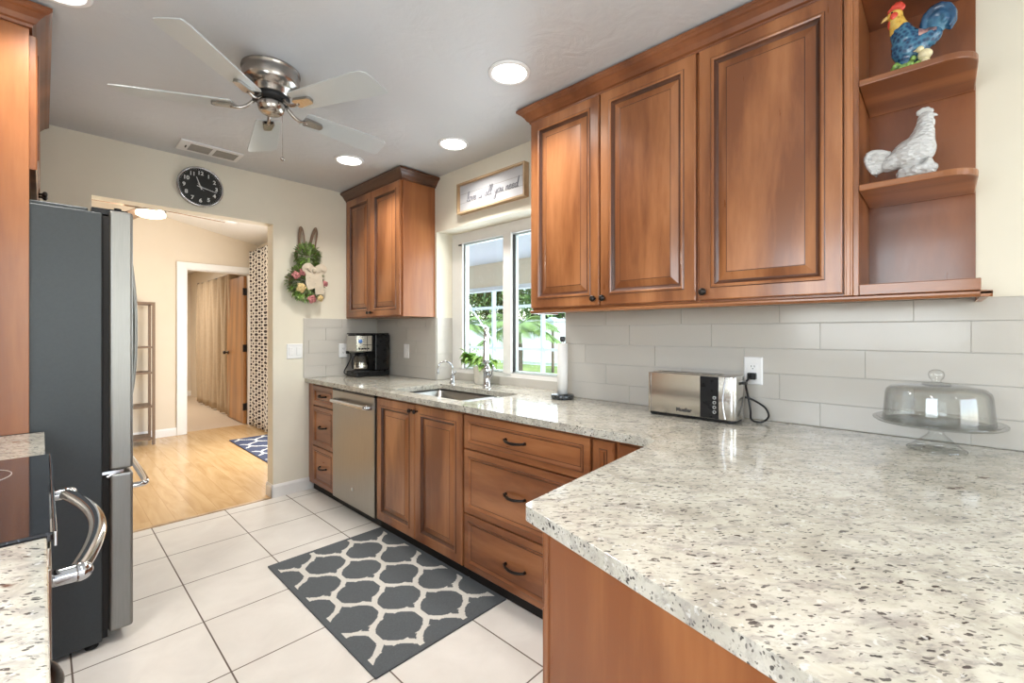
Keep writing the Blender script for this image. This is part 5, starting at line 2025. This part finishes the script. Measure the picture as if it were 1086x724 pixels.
# ceiling fan with drum light in the next room
qx, qy, qz = .705, 5.38, 2.40
zc = 2.463 + .205 * (2.05 - qx)
t = thing('ceiling_fan', 'grey low-profile ceiling fan with round lit lamp in the next room', 'ceiling fan', (qx, qy, zc))
obj('downrod', MB().cyl((qx, qy, qz + .05), (qx, qy, zc + .02), .02, .02, 14).lathe([(.07, zc - .06), (.075, zc + .03)], (qx, qy, 0), 24), 'nickel', t)
obj('motor', MB().lathe([(.05, qz + .08), (.10, qz + .07), (.115, qz + .03), (.115, qz + .005), (.10, qz)], (qx, qy, 0), 32), 'nickel', t)
obj('lamp_shade', MB().lathe([(.112, qz - .0005), (.115, qz - .02), (.113, qz - .035), (.08, qz - .05), (0, qz - .056)], (qx, qy, 0), 32), 'warm_lens', t)
for k in range(4):
    a = math.radians(12 + 90 * k)
    u_ = Vector((math.cos(a), math.sin(a), 0))
    s_ = Vector((-math.sin(a), math.cos(a), 0))
    s2 = s_ * math.cos(.2) + Vector((0, 0, 1)) * math.sin(.2)
    mb = MB().extrude([(.09, -.04), (.16, -.055), (.60, -.065), (.63, -.05), (.63, .05), (.60, .065), (.16, .055), (.09, .04)], Vector((qx, qy, qz + .035)), u_, s2, u_.cross(s2), .006)
    obj('blade', mb, 'twig', t, recalc=True)
light('fan_lamp', 'POINT', (0, 0, qz - .12 - zc), 16, (1.0, .90, .78), parent=t)
qx, qy = 1.52, 6.0
zc = 2.463 + .205 * (2.05 - qx)
mb = MB().lathe([(.065, zc + .012), (.065, zc - .018), (.05, zc - .032), (0, zc - .034)], (qx, qy, 0), 28)
obj('smoke_detector', mb, 'white_plastic', None, label='round white smoke detector on the sloped ceiling of the next room', cat='smoke detector')

# ------------------------------------------------------------------ outdoors beyond the sink window
struct('lawn', MB().box((8.3, -12, -.12), (40, 34, -.06)), 'lawn', 'sunlit grass lawn outside', 'lawn')
struct('patio', MB().box((2.36, -6, -.12), (8.3, 18, -.03)), 'patio_grey', 'pale patio slab outside the window', 'patio')
struct('lanai_ceiling', MB().box((2.36, -4, 2.46), (5.45, 14, 2.54)), 'lanai_white', 'pale underside of the patio roof outside', 'ceiling')
m = MB().box((5.35, -4, 2.05), (5.50, 14, 2.46))
struct('beam_lanai', m, 'lanai_beige', 'beige beam at the edge of the patio roof', 'beam')
struct('trim_6', MB().box((5.33, -4, 1.985), (5.52, 14, 2.05)), 'lanai_white', 'white trim under the beige patio beam', 'trim')
t = thing('screen_enclosure', 'white aluminium pool cage frame standing beyond the patio', 'screen enclosure', (8.0, 6.5, 0))
for yy in (3.4, 5.0, 6.67, 8.3, 9.9, 11.5):
    obj('post', MB().box((7.95, yy - .03, -.03), (8.05, yy + .03, 2.7)), 'cage_white', t)
obj('chair_rail', MB().box((7.97, 2.5, .84), (8.03, 13, .90)), 'cage_white', t)
obj('upper_rail', MB().box((7.97, 2.5, 1.86), (8.03, 13, 1.93)), 'cage_white', t)
obj('top_beam', MB().box((7.95, 2.5, 2.68), (8.05, 13, 2.78)), 'cage_white', t)
for yy in (5.0, 6.67, 8.3, 9.9, 11.5):
    obj('roof_beam', MB().tube([(8.0, yy, 2.74), (6.9, yy + .7, 2.66), (5.52, yy + 1.9, 2.50)], .030, 4, smooth=False), 'cage_white', t)
for yy in (5.0, 8.3, 9.9):
    obj('brace', MB().tube([(8.0, yy, 1.0), (8.0, yy + 1.6, 2.68)], .030, 4, smooth=False), 'cage_white', t)
m = MB()
for k in range(60):
    yy = -2 + k * .45
    m.box((13.9, yy, -.06), (13.94, yy + .44, 1.72))
m.box((13.86, -2, 1.70), (13.98, 25, 1.80)).box((13.86, -2, .05), (13.98, 25, .14))
obj('garden_fence', m, 'fence_white', None, label='tall white vinyl garden fence behind the lawn', cat='fence')
for k in range(2):
    pass
t = thing('bird_feeder', 'slim garden post with a small box on top near the fence', 'bird feeder', (11.6, 9.25, -.06))
obj('post', MB().cyl((11.6, 9.25, -.06), (11.6, 9.25, 1.36), .05, .04, 12), 'trunk', t)
obj('box', MB().box((11.48, 9.13, 1.36), (11.72, 9.37, 1.62)), 'fence_white', t, .01)
obj('roof', MB().extrude([(-.2, 0), (.2, 0), (0, .14)], (11.42, 9.25, 1.62), (0, 1, 0), (0, 0, 1), (1, 0, 0), .36), 'cage_white', t, recalc=True)


def palm(x, y, h, label, n, L, seed):
    rs = random.Random(seed)
    t = thing('palm', label, 'palm', (x, y, -.06), 'palms outside the window')
    obj('trunk', MB().tube([(x, y, -.06), (x + .05, y, h * .5), (x, y + .04, h)], [.11, .085, .07], 10), 'trunk', t)
    mb = MB()
    for k in range(n):
        a = 2 * PI * k / n + rs.uniform(-.2, .2)
        el = rs.uniform(.1, .95)
        d = Vector((math.cos(a) * math.cos(el), math.sin(a) * math.cos(el), math.sin(el)))
        pts = []
        for i in range(13):
            f = i / 12
            pts.append(Vector((x, y, h)) + d * L * f + Vector((0, 0, -L * .55 * f * f)))
        mb.tube(pts, [.016 * (1 - .8 * i / 12) for i in range(13)], 5)
        for i in range(2, 13):
            tg = (pts[i] - pts[i - 1]).normalized()
            sd = tg.cross(Vector((0, 0, 1))).normalized()
            for half in (0, .5):
                p = pts[i] - (pts[i] - pts[i - 1]) * half
                ll = L * .30 * math.sin(PI * (.12 + .85 * (i - half) / 12))
                for s in (-1, 1):
                    leaf(mb, p, sd * s + tg * .7 + Vector((0, 0, -.25)), ll, .045, .3)
    obj('fronds', mb, 'palm_green', t)


palm(9.75, 9.05, 1.40, 'young palm with arching fronds nearest the window mullion', 20, 1.5, 1)
palm(10.6, 12.4, 1.5, 'palm seen through the left window pane', 16, 1.3, 2)
palm(11.4, 15.0, 1.2, 'palm at the far left edge of the left window pane', 14, 1.3, 4)


def tree(x, y, h, R_, label, seed):
    rs = random.Random(seed)
    t = thing('tree', label, 'tree', (x, y, -.06), 'trees beyond the fence')
    obj('trunk', MB().tube([(x, y, -.06), (x + .1, y, h * .4), (x, y, h * .7)], [.18, .14, .08], 8), 'trunk', t)
    mb = MB()
    cl = [(Vector((rs.uniform(-1, 1) * R_ * .6, rs.uniform(-1, 1) * R_ * .6, rs.uniform(-.55, .6) * R_)), rs.uniform(.35, .6) * R_) for _ in range(11)]
    c0_ = Vector((x, y, h))
    for c, r in cl:
        for k in range(700):
            d = Vector((rs.gauss(0, 1), rs.gauss(0, 1), rs.gauss(0, 1))).normalized()
            leaf(mb, c0_ + c + d * r * rs.uniform(.6, 1), Vector((rs.gauss(0, 1), rs.gauss(0, 1), rs.gauss(0, .6))), rs.uniform(.18, .32), rs.uniform(.09, .15), .2)
    obj('crown', mb, 'tree_green', t)


for k, (x, y, h, r) in enumerate(((16.4, 12.9, 2.9, 1.6), (20.6, 15.9, 4.0, 1.7), (16.4, 17.2, 3.1, 1.6), (20.6, 20.6, 4.2, 1.7), (16.4, 21.6, 3.0, 1.6), (24.9, 21.0, 5.0, 2.2))):
    tree(x, y, h, r, ['leafy green tree close behind the fence in the right window pane', 'taller tree standing back from the fence in the right window pane', 'leafy tree close behind the fence at the window mullion', 'taller tree standing back from the fence in the left window pane', 'leafy tree close behind the fence at the left edge of the window', 'tallest tree farthest back behind the garden fence'][k], 20 + k)
